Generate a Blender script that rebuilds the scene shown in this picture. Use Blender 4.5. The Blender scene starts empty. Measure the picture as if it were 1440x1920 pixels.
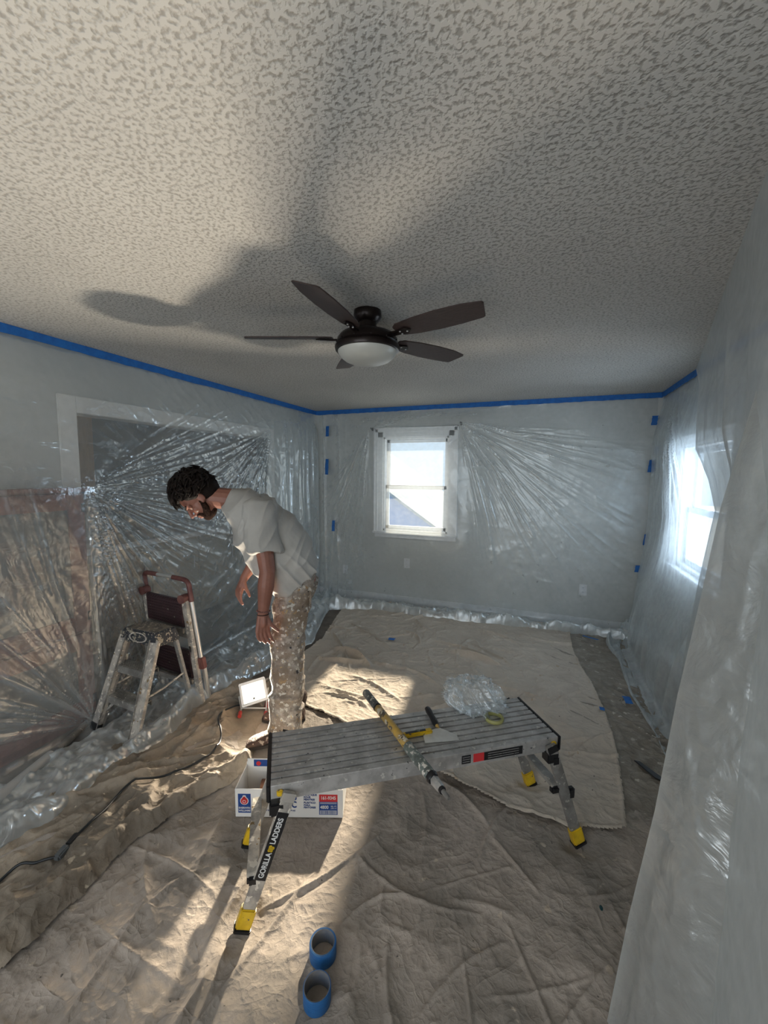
import bpy, bmesh, math, random
import numpy as np
from mathutils import Vector, Matrix, Quaternion
random.seed(7)
RNG = np.random.RandomState(11)
SC = bpy.context.scene
COL = SC.collection
PI = math.pi

# ------------------------------------------------------------------ camera
yaw, pitch, roll, FPX, CAMZ = .3665, .0939, .0072, 765.4, 1.6387
def cam_axes():
    cy, sy, cp, sp = math.cos(yaw), math.sin(yaw), math.cos(pitch), math.sin(pitch)
    f = Vector((-sy*cp, cy*cp, -sp)); r = Vector((cy, sy, 0)); u = r.cross(f)
    cr, sr = math.cos(roll), math.sin(roll)
    return cr*r + sr*u, -sr*r + cr*u, f
_r, _u, _f = cam_axes()
cd = bpy.data.cameras.new('camera'); cam = bpy.data.objects.new('camera', cd); COL.objects.link(cam)
cd.sensor_fit = 'HORIZONTAL'; cd.sensor_width = 36; cd.lens = FPX/1440*36; cd.clip_start = .02
cam.matrix_world = Matrix(((_r.x, _u.x, -_f.x, 0), (_r.y, _u.y, -_f.y, 0), (_r.z, _u.z, -_f.z, CAMZ), (0, 0, 0, 1)))
SC.camera = cam

# ------------------------------------------------------------------ light
SC.view_settings.view_transform = 'Standard'; SC.view_settings.look = 'None'
SC.view_settings.gamma = 1; SC.view_settings.use_curve_mapping = False
SC.view_settings.exposure = 0.0
SC.cycles.transparent_max_bounces = 24
SC.cycles.max_bounces = 8; SC.cycles.sample_clamp_indirect = 6
W = bpy.data.worlds.new('sky'); SC.world = W; W.use_nodes = True
wn = W.node_tree; wb = wn.nodes['Background']
wt = wn.nodes.new('ShaderNodeTexCoord'); wx = wn.nodes.new('ShaderNodeSeparateXYZ'); wr = wn.nodes.new('ShaderNodeValToRGB')
wn.links.new(wt.outputs['Generated'], wx.inputs[0]); wn.links.new(wx.outputs['Z'], wr.inputs[0]); wn.links.new(wr.outputs[0], wb.inputs[0])
wr.color_ramp.elements[0].position = 0; wr.color_ramp.elements[0].color = (.82, .93, 1, 1)
wr.color_ramp.elements[1].position = .8; wr.color_ramp.elements[1].color = (.50, .72, 1, 1)
wb.inputs[1].default_value = 1.2
def lamp(name, kind, loc, d, energy, color, **kw):
    l = bpy.data.lights.new(name, kind); l.energy = energy; l.color = color
    for k, v in kw.items(): setattr(l, k, v)
    o = bpy.data.objects.new(name, l); COL.objects.link(o); o.location = loc
    o.rotation_euler = Vector(d).to_track_quat('-Z', 'Y').to_euler(); return o
el = math.radians(26.5)
lamp('sun', 'SUN', (-2, 8, 5), (.11*math.cos(el), -.994*math.cos(el), -math.sin(el)), 18, (1, .80, .58), angle=.035)
# unseen fill added behind the camera, then daylight at the two windows in view
lamp('rear_fill', 'AREA', (-.9, -1.64, 1.25), (0, 1, .38), 43, (1, .975, .94), shape='RECTANGLE', size=2.5, size_y=1.9)
pw = lamp('window_portal', 'AREA', (-1.43, 4.93, 1.5), (0, -1, 0), 1, (1, 1, 1), shape='RECTANGLE', size=.8, size_y=1.1); pw.data.cycles.is_portal = True
lamp('daylight_side_window', 'AREA', (1.33, 3.62, 1.38), (-1, 0, -.1), 23, (.82, .91, 1), shape='RECTANGLE', size=.95, size_y=1.0)

# ------------------------------------------------------------------ helpers
def vnoise(x, y, seed=0):
    r = np.random.RandomState(seed); T = r.rand(256, 256)
    x = np.asarray(x, float); y = np.asarray(y, float)
    xi = np.floor(x).astype(int); yi = np.floor(y).astype(int); fx = x-xi; fy = y-yi
    fx = fx*fx*(3-2*fx); fy = fy*fy*(3-2*fy)
    a = T[xi & 255, yi & 255]; b = T[(xi+1) & 255, yi & 255]; c = T[xi & 255, (yi+1) & 255]; d = T[(xi+1) & 255, (yi+1) & 255]
    return (a*(1-fx)+b*fx)*(1-fy) + (c*(1-fx)+d*fx)*fy
def fbm(x, y, seed=0, o=4):
    s = 0; a = .5
    for k in range(o): s = s + a*vnoise(x*2**k, y*2**k, seed+k); a *= .5
    return s
def ridged(x, y, seed=0, o=3, p=2):
    s = 0; a = .55
    for k in range(o): s = s + a*(1-np.abs(2*vnoise(x*2**k, y*2**k, seed+k)-1))**p; a *= .5
    return s
def crease(X, Y, x0, y0, x1, y1, h, w, bend=0.0):
    dx, dy = x1-x0, y1-y0; L = math.hypot(dx, dy)+1e-9
    t = ((X-x0)*dx+(Y-y0)*dy)/L/L; n = ((X-x0)*-dy+(Y-y0)*dx)/L
    tc = np.clip(t, 0, 1); n = n - bend*np.sin(tc*PI)*L
    e = (t-tc)*L
    taper = np.sin(np.clip(tc, .02, .98)*PI)**.5
    return h*taper*np.exp(-np.abs(n/w)**1.3)*np.exp(-(e/w)**2)

def setp(o, label=None, cat=None, group=None, kind=None):
    if label: o['label'] = label
    if cat: o['category'] = cat
    if group: o['group'] = group
    if kind: o['kind'] = kind
    return o
def empty(name, loc, label, cat, group=None):
    o = bpy.data.objects.new(name, None); COL.objects.link(o); o.location = loc; o.empty_display_size = .1
    return setp(o, label, cat, group)
def origin(o):
    v = Vector((0, 0, 0))
    while o is not None: v += Vector(o.location); o = o.parent
    return v
def link(name, me, mat=None, parent=None, smooth=False):
    o = bpy.data.objects.new(name, me); COL.objects.link(o)
    if mat is not None and not me.materials: me.materials.append(mat)
    if smooth:
        me.polygons.foreach_set('use_smooth', [True]*len(me.polygons))
    if parent is not None:
        off = origin(parent); me.transform(Matrix.Translation(-off)); o.parent = parent
    return o
def recenter(o):
    me = o.data; n = len(me.vertices); a = np.empty(n*3); me.vertices.foreach_get('co', a); a = a.reshape(-1, 3)
    c = Vector(((a[:, 0].min()+a[:, 0].max())/2, (a[:, 1].min()+a[:, 1].max())/2, a[:, 2].min()))
    me.transform(Matrix.Translation(-c)); o.location = c; return o
def frame(o, x, y=None, z=None):
    """matrix from origin and axes"""
    x = Vector(x).normalized()
    if z is None: z = x.cross(Vector(y)).normalized()
    else: z = Vector(z).normalized(); z = (z - x*z.dot(x)).normalized()
    y = z.cross(x)
    return Matrix(((x.x, y.x, z.x, o[0]), (x.y, y.y, z.y, o[1]), (x.z, y.z, z.z, o[2]), (0, 0, 0, 1)))
class MB:
    def __init__(s): s.v = []; s.f = []; s.bevels = 0
    def add(s, vs, fs):
        b = len(s.v); s.v += [tuple(v) for v in vs]; s.f += [tuple(b+i for i in f) for f in fs]; return s
    def box(s, c, size, M=None, taper=1):
        x, y, z = [k/2 for k in size]
        vs = []
        for sz in (-1, 1):
            q = taper if sz > 0 else 1
            for sx, sy in ((-1, -1), (1, -1), (1, 1), (-1, 1)): vs.append(Vector((c[0]+sx*x*q, c[1]+sy*y*q, c[2]+sz*z)))
        if M is not None: vs = [M @ v for v in vs]
        return s.add(vs, [(0, 3, 2, 1), (4, 5, 6, 7), (0, 1, 5, 4), (1, 2, 6, 5), (2, 3, 7, 6), (3, 0, 4, 7)])
    def beam(s, p0, p1, w, h, up=(0, 0, 1), ext=0):
        p0 = Vector(p0); p1 = Vector(p1); M = frame(p0, p1-p0, z=up); L = (p1-p0).length
        return s.box((L/2, 0, 0), (L+2*ext, w, h), M)
    def tube(s, pts, r, n=10, caps=True):
        pts = [Vector(p) for p in pts]; R = r if isinstance(r, (list, tuple)) else [r]*len(pts)
        vs = []; prev = None
        for i, p in enumerate(pts):
            t = (pts[min(i+1, len(pts)-1)]-pts[max(i-1, 0)]).normalized()
            if prev is None: prev = t.orthogonal().normalized()
            prev = (prev - t*prev.dot(t)).normalized(); b = t.cross(prev)
            for k in range(n):
                a = 2*PI*k/n; vs.append(p + (prev*math.cos(a)+b*math.sin(a))*R[i])
        fs = [(i*n+k, i*n+(k+1) % n, (i+1)*n+(k+1) % n, (i+1)*n+k) for i in range(len(pts)-1) for k in range(n)]
        if caps: fs += [tuple(range(n-1, -1, -1)), tuple((len(pts)-1)*n+k for k in range(n))]
        return s.add(vs, fs)
    def lathe(s, prof, M=None, n=32, closed=False):
        vs = []
        for r, z in prof:
            for k in range(n):
                a = 2*PI*k/n; v = Vector((r*math.cos(a), r*math.sin(a), z)); vs.append(M @ v if M is not None else v)
        m = len(prof); fs = []
        for i in range(m if closed else m-1):
            j = (i+1) % m
            fs += [(i*n+k, i*n+(k+1) % n, j*n+(k+1) % n, j*n+k) for k in range(n)]
        return s.add(vs, fs)
    def prism(s, poly, z0, z1, M=None):
        n = len(poly); vs = [Vector((x, y, z0)) for x, y in poly]+[Vector((x, y, z1)) for x, y in poly]
        if M is not None: vs = [M @ v for v in vs]
        return s.add(vs, [tuple(range(n-1, -1, -1)), tuple(range(n, 2*n))]+[(k, (k+1) % n, n+(k+1) % n, n+k) for k in range(n)])
    def loft(s, rings, caps=True):
        n = len(rings[0]); vs = [p for r in rings for p in r]
        fs = [(i*n+k, i*n+(k+1) % n, (i+1)*n+(k+1) % n, (i+1)*n+k) for i in range(len(rings)-1) for k in range(n)]
        if caps: fs += [tuple(range(n-1, -1, -1)), tuple((len(rings)-1)*n+k for k in range(n))]
        return s.add(vs, fs)
    def ellipsoid(s, c, r, M=None, n=16, m=10):
        vs = []
        for i in range(m+1):
            ph = PI*i/m
            for k in range(n):
                a = 2*PI*k/n
                vs.append(Vector((c[0]+r[0]*math.sin(ph)*math.cos(a), c[1]+r[1]*math.sin(ph)*math.sin(a), c[2]+r[2]*math.cos(ph))))
        if M is not None: vs = [M @ v for v in vs]
        return s.add(vs, [(i*n+k, (i+1)*n+k, (i+1)*n+(k+1) % n, i*n+(k+1) % n) for i in range(m) for k in range(n)])
    def build(s, name, mat, parent=None, smooth=False, bevel=0, seg=2):
        me = bpy.data.meshes.new(name); me.from_pydata(s.v, [], s.f); me.update()
        if bevel or smooth:
            bm = bmesh.new(); bm.from_mesh(me)
            bmesh.ops.remove_doubles(bm, verts=bm.verts, dist=1e-5)
            if bevel:
                es = [e for e in bm.edges if len(e.link_faces) == 2 and e.calc_face_angle(0) > .6]
                bmesh.ops.bevel(bm, geom=es, offset=bevel, segments=seg, affect='EDGES', clamp_overlap=True)
            bmesh.ops.recalc_face_normals(bm, faces=bm.faces)
            bm.to_mesh(me); bm.free()
        o = link(name, me, mat, parent, False)
        if smooth or bevel:
            me.polygons.foreach_set('use_smooth', [True]*len(me.polygons))
            try: me.set_sharp_from_angle(angle=.7)
            except Exception: pass
        return o
def grid_mesh(name, X, Y, Z, mat, parent=None, smooth=True, mask=None, attr=None, thick=0):
    m, n = X.shape; co = np.stack([X, Y, Z], -1).reshape(-1, 3)
    i, j = np.meshgrid(np.arange(m-1), np.arange(n-1), indexing='ij'); a = (i*n+j).ravel()
    F = np.stack([a, a+1, a+n+1, a+n], -1)
    if mask is not None:
        mk = mask.ravel(); F = F[mk[F].all(axis=1)]
        used = np.zeros(len(co), bool); used[F.ravel()] = True; idx = np.cumsum(used)-1; co = co[used]; F = idx[F]
        if attr is not None: attr = attr.ravel()[used]
    me = bpy.data.meshes.new(name)
    me.vertices.add(len(co)); me.vertices.foreach_set('co', co.ravel())
    me.loops.add(F.size); me.loops.foreach_set('vertex_index', F.ravel().astype(np.int32))
    me.polygons.add(len(F)); me.polygons.foreach_set('loop_start', np.arange(0, F.size, 4, dtype=np.int32))
    me.update(calc_edges=True); me.validate()
    if attr is not None:
        at = me.attributes.new('gather', 'FLOAT', 'POINT'); at.data.foreach_set('value', attr.ravel().astype(np.float32))
    return link(name, me, mat, parent, smooth)
def text(body, M, size, mat, parent, name='lettering', align='LEFT', bold=0, ext=.0004, sx=1):
    c = bpy.data.curves.new(name, 'FONT'); c.body = body; c.size = size; c.extrude = ext; c.offset = bold
    c.align_x = align; c.align_y = 'CENTER'; c.materials.append(mat)
    t_ = bpy.data.objects.new('tmp', c); COL.objects.link(t_); me = bpy.data.meshes.new_from_object(t_.evaluated_get(bpy.context.evaluated_depsgraph_get())); bpy.data.objects.remove(t_)
    me.name = name; o = bpy.data.objects.new(name, me); COL.objects.link(o)
    o.parent = parent; o.matrix_basis = Matrix.Translation(-origin(parent)) @ M @ Matrix.Diagonal((sx, 1, 1, 1)); return o

# ------------------------------------------------------------------ materials
def newmat(name):
    m = bpy.data.materials.new(name); m.use_nodes = True; return m, m.node_tree, m.node_tree.nodes['Principled BSDF']
def mat(name, color, rough=.5, metal=0, c2=None, scale=8, bump=0, bscale=60, creased=0, spots=None, detail=4, c3=None, s3=3, spec=None, stretch=None, thr=.5, soft=.12):
    """base colour, mottled with c2 by noise; spots = [(colour, scale, threshold)] of paint; fine bump"""
    m, t, b = newmat(name); N = t.nodes; L = t.links
    tc = N.new('ShaderNodeTexCoord'); src = tc.outputs['Object']
    if stretch:
        mp = N.new('ShaderNodeMapping'); mp.inputs['Scale'].default_value = stretch; L.new(src, mp.inputs[0]); src = mp.outputs[0]
    def noise(s, d=4, r=.6):
        n = N.new('ShaderNodeTexNoise'); n.inputs['Scale'].default_value = s; n.inputs['Detail'].default_value = d; n.inputs['Roughness'].default_value = r
        L.new(src, n.inputs['Vector']); return n.outputs['Fac']
    def mixc(a, col, fac):
        x = N.new('ShaderNodeMix'); x.data_type = 'RGBA'
        if isinstance(a, tuple): x.inputs['A'].default_value = (*a, 1)
        else: L.new(a, x.inputs['A'])
        x.inputs['B'].default_value = (*col, 1); L.new(fac, x.inputs['Factor']); return x.outputs['Result']
    def thresh(f, th, so):
        r = N.new('ShaderNodeMapRange'); r.inputs['From Min'].default_value = th-so; r.inputs['From Max'].default_value = th+so
        L.new(f, r.inputs['Value']); return r.outputs['Result']
    out = color
    if c2: out = mixc(out, c2, thresh(noise(scale, detail), thr, soft))
    if c3: out = mixc(out, c3, thresh(noise(s3, 5), .52, .1))
    for col, s, th in (spots or []): out = mixc(out, col, thresh(noise(s, 3, .5), th, .012))
    if isinstance(out, tuple): b.inputs['Base Color'].default_value = (*out, 1)
    else: L.new(out, b.inputs['Base Color'])
    b.inputs['Roughness'].default_value = rough; b.inputs['Metallic'].default_value = metal
    if spec is not None: b.inputs['Specular IOR Level'].default_value = spec
    if bump:
        bp = N.new('ShaderNodeBump'); bp.inputs['Strength'].default_value = bump; bp.inputs['Distance'].default_value = .01
        L.new(noise(bscale, 5), bp.inputs['Height']); L.new(bp.outputs[0], b.inputs['Normal'])
        last = bp
        for sc_, ds in (((4.5, .022), (10, .012), (23, .005)) if creased else ()):   # sharp little folds of a crumpled cloth
            nn = N.new('ShaderNodeTexNoise'); nn.inputs['Scale'].default_value = sc_; nn.inputs['Detail'].default_value = 1.2; nn.inputs['Distortion'].default_value = 1.1; L.new(src, nn.inputs['Vector'])
            s1 = N.new('ShaderNodeMath'); s1.operation = 'SUBTRACT'; s1.inputs[1].default_value = .5; L.new(nn.outputs['Fac'], s1.inputs[0])
            s2 = N.new('ShaderNodeMath'); s2.operation = 'ABSOLUTE'; L.new(s1.outputs[0], s2.inputs[0])
            s3_ = N.new('ShaderNodeMath'); s3_.operation = 'POWER'; s3_.inputs[1].default_value = .55; L.new(s2.outputs[0], s3_.inputs[0])
            s4 = N.new('ShaderNodeMath'); s4.operation = 'SUBTRACT'; s4.inputs[0].default_value = 1; L.new(s3_.outputs[0], s4.inputs[1])
            b2 = N.new('ShaderNodeBump'); b2.inputs['Strength'].default_value = creased; b2.inputs['Distance'].default_value = ds; L.new(s4.outputs[0], b2.inputs['Height']); L.new(last.outputs[0], b2.inputs['Normal']); last = b2
        L.new(last.outputs[0], b.inputs['Normal'])
    return m
def plastic(name, base=.3, edge=.75, col=(.86, .92, .95), rough=.16, blotch=.12, gloss=.5, bump=.25, bs=9, gather=.6):
    """thin milky polythene film: clear + scattered + glossy, more opaque at grazing angles and where gathered"""
    m, t, b = newmat(name); N = t.nodes; L = t.links; N.remove(b)
    out = N['Material Output']
    tr = N.new('ShaderNodeBsdfTransparent'); df = N.new('ShaderNodeBsdfDiffuse'); tl = N.new('ShaderNodeBsdfTranslucent'); gl = N.new('ShaderNodeBsdfGlossy')
    for n in (df, tl): n.inputs['Color'].default_value = (*col, 1)
    gl.inputs['Roughness'].default_value = rough; gl.inputs['Color'].default_value = (.9, .96, 1, 1)
    tc = N.new('ShaderNodeTexCoord'); n1 = N.new('ShaderNodeTexNoise'); n1.inputs['Scale'].default_value = bs; n1.inputs['Detail'].default_value = 5
    n1.inputs['Distortion'].default_value = .6
    L.new(tc.outputs['Object'], n1.inputs['Vector'])
    bp = N.new('ShaderNodeBump'); bp.inputs['Strength'].default_value = bump; bp.inputs['Distance'].default_value = .03
    L.new(n1.outputs['Fac'], bp.inputs['Height'])
    for n in (df, tl, gl): L.new(bp.outputs[0], n.inputs['Normal'])
    n2 = N.new('ShaderNodeTexNoise'); n2.inputs['Scale'].default_value = 22; n2.inputs['Detail'].default_value = 4; L.new(tc.outputs['Object'], n2.inputs['Vector'])
    lw = N.new('ShaderNodeLayerWeight'); lw.inputs['Blend'].default_value = .28
    def ma(op, a, c):
        x = N.new('ShaderNodeMath'); x.operation = op; x.use_clamp = op == 'ADD' and False
        for i, v in enumerate((a, c)):
            if isinstance(v, (int, float)): x.inputs[i].default_value = v
            else: L.new(v, x.inputs[i])
        return x.outputs[0]
    at = N.new('ShaderNodeAttribute'); at.attribute_name = 'gather'
    f = ma('MULTIPLY', lw.outputs['Facing'], edge)
    f = ma('ADD', f, base)
    f = ma('ADD', f, ma('MULTIPLY', ma('SUBTRACT', n2.outputs['Fac'], .5), blotch*2))
    f = ma('ADD', f, ma('MULTIPLY', at.outputs['Fac'], gather))
    f = ma('MINIMUM', ma('MAXIMUM', f, .02), .96)
    s = N.new('ShaderNodeMixShader'); s.inputs[0].default_value = .4; L.new(df.outputs[0], s.inputs[1]); L.new(tl.outputs[0], s.inputs[2])
    g = N.new('ShaderNodeMixShader'); g.inputs[0].default_value = gloss; L.new(s.outputs[0], g.inputs[1]); L.new(gl.outputs[0], g.inputs[2])
    x = N.new('ShaderNodeMixShader'); L.new(f, x.inputs[0]); L.new(tr.outputs[0], x.inputs[1]); L.new(g.outputs[0], x.inputs[2])
    L.new(x.outputs[0], out.inputs['Surface']); return m
def glassy(name, tint=(1, 1, 1), g=.06):
    m, t, b = newmat(name); N = t.nodes; L = t.links; N.remove(b)
    tr = N.new('ShaderNodeBsdfTransparent'); tr.inputs[0].default_value = (*tint, 1); gl = N.new('ShaderNodeBsdfGlossy'); gl.inputs['Roughness'].default_value = .02
    x = N.new('ShaderNodeMixShader'); x.inputs[0].default_value = g; L.new(tr.outputs[0], x.inputs[1]); L.new(gl.outputs[0], x.inputs[2])
    L.new(x.outputs[0], N['Material Output'].inputs[0]); return m
def emis(name, col, st):
    m, t, b = newmat(name); b.inputs['Base Color'].default_value = (*col, 1); b.inputs['Emission Color'].default_value = (*col, 1); b.inputs['Emission Strength'].default_value = st; return m

M = {}
M['wall'] = mat('wall_paint', (.58, .60, .59), .7, c2=(.54, .56, .55), scale=3, bump=.08, bscale=150)
M['white'] = mat('white_trim_paint', (.82, .84, .86), .35, bump=.03, bscale=40)
M['tape'] = mat('blue_masking_tape', (.012, .12, .42), .6, c2=(.015, .16, .52), scale=20, bump=.1, bscale=200)
M['alu'] = mat('worn_aluminium', (.56, .55, .54), .42, .45, c2=(.38, .37, .36), scale=14, spots=[((.65, .64, .6), 45, .66), ((.12, .12, .12), 60, .70)], bump=.12, bscale=90)
M['aludark'] = mat('dirty_aluminium', (.36, .35, .33), .5, .35, c2=(.20, .19, .18), scale=9, spots=[((.5, .47, .42), 50, .64)], bump=.15, bscale=80)
M['alusplat'] = mat('paint_spattered_aluminium', (.55, .51, .45), .5, .25, c2=(.30, .28, .26), scale=16, spots=[((.75, .70, .62), 40, .60), ((.25, .17, .08), 30, .68)], bump=.2, bscale=70)
M['alubright'] = mat('bright_aluminium_tube', (.85, .83, .80), .28, .8)
M['black'] = mat('black_plastic', (.015, .015, .018), .4, spots=[((.25, .24, .22), 55, .70)])
M['blackclean'] = mat('clean_black_plastic', (.012, .012, .014), .35)
M['yellow'] = mat('yellow_plastic', (.75, .50, .02), .4, c2=(.6, .38, .02), scale=20, spots=[((.15, .12, .08), 60, .68)])
M['capspat'] = mat('paint_crusted_black_cap', (.025, .028, .035), .55, spots=[((.33, .29, .22), 32, .60), ((.42, .38, .30), 70, .62)], bump=.3, bscale=60)
M['maroon'] = mat('maroon_plastic', (.11, .035, .035), .5, c2=(.16, .07, .06), scale=15)
M['eyewhite'] = mat('eye_white', (.30, .25, .23), .4)
M['white_print'] = mat('white_print', (.75, .75, .74), .5)
M['cardboard'] = mat('white_printed_carton', (.78, .77, .75), .6, bump=.05, bscale=80)
M['brown'] = mat('brown_carton', (.16, .075, .045), .8, bump=.1, bscale=60)
M['blueprint'] = mat('blue_print', (.015, .06, .25), .5)
M['redprint'] = mat('red_print', (.60, .035, .04), .5)
M['skin'] = mat('skin', (.29, .125, .088), .5, c2=(.22, .09, .062), scale=7, spots=[((.10, .06, .05), 18, .72)], bump=.12, bscale=140)
M['hair'] = mat('dark_brown_hair', (.006, .004, .0035), .6, spec=.2, c2=(.014, .008, .006), scale=40, bump=.6, bscale=90, stretch=(1, 1, 4))
M['beard'] = mat('brown_beard', (.014, .008, .006), .9, spec=.1, c2=(.05, .026, .018), scale=90, bump=.6, bscale=220)
M['shirt'] = mat('grey_white_cotton', (.42, .41, .39), .9, c2=(.37, .36, .34), scale=6, bump=.15, bscale=240, spots=[((.30, .26, .22), 12, .74)])
M['pants'] = mat('paint_spattered_canvas', (.19, .16, .135), .85, c2=(.38, .34, .30), scale=30, detail=9, soft=.1, c3=(.20, .15, .11), s3=7, bump=.6, bscale=55, spots=[((.52, .49, .44), 38, .605), ((.30, .20, .11), 22, .66), ((.035, .035, .04), 26, .70), ((.40, .29, .15), 60, .66)])
M['boot'] = mat('spattered_brown_boot', (.10, .055, .038), .7, c2=(.05, .03, .025), scale=20, bump=.5, bscale=60, spots=[((.45, .36, .28), 45, .60)])
M['sole'] = mat('boot_sole', (.035, .028, .025), .8)
M['dark_bronze'] = mat('dark_bronze', (.018, .012, .011), .3, .6)
M['rubber'] = mat('rubber', (.015, .016, .018), .5)
M['cord'] = mat('black_cord', (.012, .015, .018), .45)
M['red'] = mat('red_plastic', (.45, .05, .04), .4)
M['lampgrey'] = mat('pale_lamp_housing', (.62, .62, .60), .4)
M['bronze_wood'] = mat('dark_walnut_blade', (.035, .021, .019), .45, c2=(.062, .040, .036), scale=10, detail=7, stretch=(3, 22, 3), bump=.12, bscale=30)
M['bowl'] = mat('frosted_glass_bowl', (.52, .52, .48), .35, spec=.6)
# ------------------------------------------------------------------ the room
XL, XR, YB, YF, H = -2.8, 1.09, 4.757, -1.5, 2.44
T = .14
def structure(o, label=None): o['kind'] = 'structure'; 
def slab(name, boxes, m, label=None):
    b = MB()
    for x0, x1, y0, y1, z0, z1 in boxes: b.box(((x0+x1)/2, (y0+y1)/2, (z0+z1)/2), (x1-x0, y1-y0, z1-z0))
    o = b.build(name, m); o['kind'] = 'structure'
    if label: o['label'] = label
    return o
def wall_holes(a0, a1, z1, holes):
    """rectangles (a0,a1,z0,z1) left around the holes"""
    out = []; cur = a0
    for h0, h1, hz0, hz1 in sorted(holes):
        out.append((cur, h0, 0, z1))
        if hz0 > 0: out.append((h0, h1, 0, hz0))
        if hz1 < z1: out.append((h0, h1, hz1, z1))
        cur = h1
    out.append((cur, a1, 0, z1)); return out
# ceiling: knockdown texture, shade of the relief also painted as darker spots
m, t, b = newmat('knockdown_ceiling'); N = t.nodes; L = t.links
tc = N.new('ShaderNodeTexCoord'); n = N.new('ShaderNodeTexNoise'); n.inputs['Scale'].default_value = 84; n.inputs['Detail'].default_value = 1.6; n.inputs['Roughness'].default_value = .5; n.inputs['Distortion'].default_value = .15
L.new(tc.outputs['Object'], n.inputs['Vector'])
mr = N.new('ShaderNodeMapRange'); mr.inputs['From Min'].default_value = .33; mr.inputs['From Max'].default_value = .53; L.new(n.outputs['Fac'], mr.inputs['Value'])
big = N.new('ShaderNodeTexNoise'); big.inputs['Scale'].default_value = 1.3; big.inputs['Detail'].default_value = 3; L.new(tc.outputs['Object'], big.inputs['Vector'])
m1 = N.new('ShaderNodeMix'); m1.data_type = 'RGBA'; m1.inputs['A'].default_value = (.325, .31, .285, 1); m1.inputs['B'].default_value = (.53, .515, .485, 1); L.new(mr.outputs['Result'], m1.inputs['Factor'])
m2 = N.new('ShaderNodeMix'); m2.data_type = 'RGBA'; m2.blend_type = 'MULTIPLY'; m2.inputs['Factor'].default_value = .5
rp = N.new('ShaderNodeMapRange'); rp.inputs['From Min'].default_value = .3; rp.inputs['From Max'].default_value = .7; rp.inputs['To Min'].default_value = .8; rp.inputs['To Max'].default_value = 1.1; L.new(big.outputs['Fac'], rp.inputs['Value'])
L.new(m1.outputs['Result'], m2.inputs['A']); L.new(rp.outputs['Result'], m2.inputs['B']); L.new(m2.outputs['Result'], b.inputs['Base Color'])
bp = N.new('ShaderNodeBump'); bp.inputs['Strength'].default_value = .45; bp.inputs['Distance'].default_value = .006; L.new(mr.outputs['Result'], bp.inputs['Height']); L.new(bp.outputs[0], b.inputs['Normal']); b.inputs['Roughness'].default_value = .85
M['ceiling'] = m
slab('ceiling', [(XL-T, XR+T, YF-T, YB+T, H, H+T)], M['ceiling'], 'grey-white knockdown textured ceiling')
M['floor'] = mat('worn_floor', (.13, .10, .08), .7, c2=(.20, .17, .14), scale=6)
slab('floor', [(XL-T, XR+T, YF-T, YB+T, -.1, 0)], M['floor'])
OP = (1.768, 3.728, 2.01)           # cased opening in the left wall
slab('wall_left', [(XL-T, XL, a, b_, z0, z1) for a, b_, z0, z1 in wall_holes(YF, YB+T, H, [(OP[0], OP[1], 0, OP[2])])], M['wall'])
WB = (-1.84, -1.02, .93, 2.08)      # window in the back wall
slab('wall_back', [(a, b_, YB, YB+T, z0, z1) for a, b_, z0, z1 in wall_holes(XL-T, XR+T, H, [WB])], M['wall'])
WR = (3.10, 4.06, .90, 1.88)
slab('wall_right', [(XR, XR+T, a, b_, z0, z1) for a, b_, z0, z1 in wall_holes(YF, YB, H, [WR])], M['wall'])
slab('wall_front', [(a, b_, YF-T, YF, z0, z1) for a, b_, z0, z1 in wall_holes(XL-T, XR+T, H, [(-2.2, .4, .3, 2.2)])], M['wall'])

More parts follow.
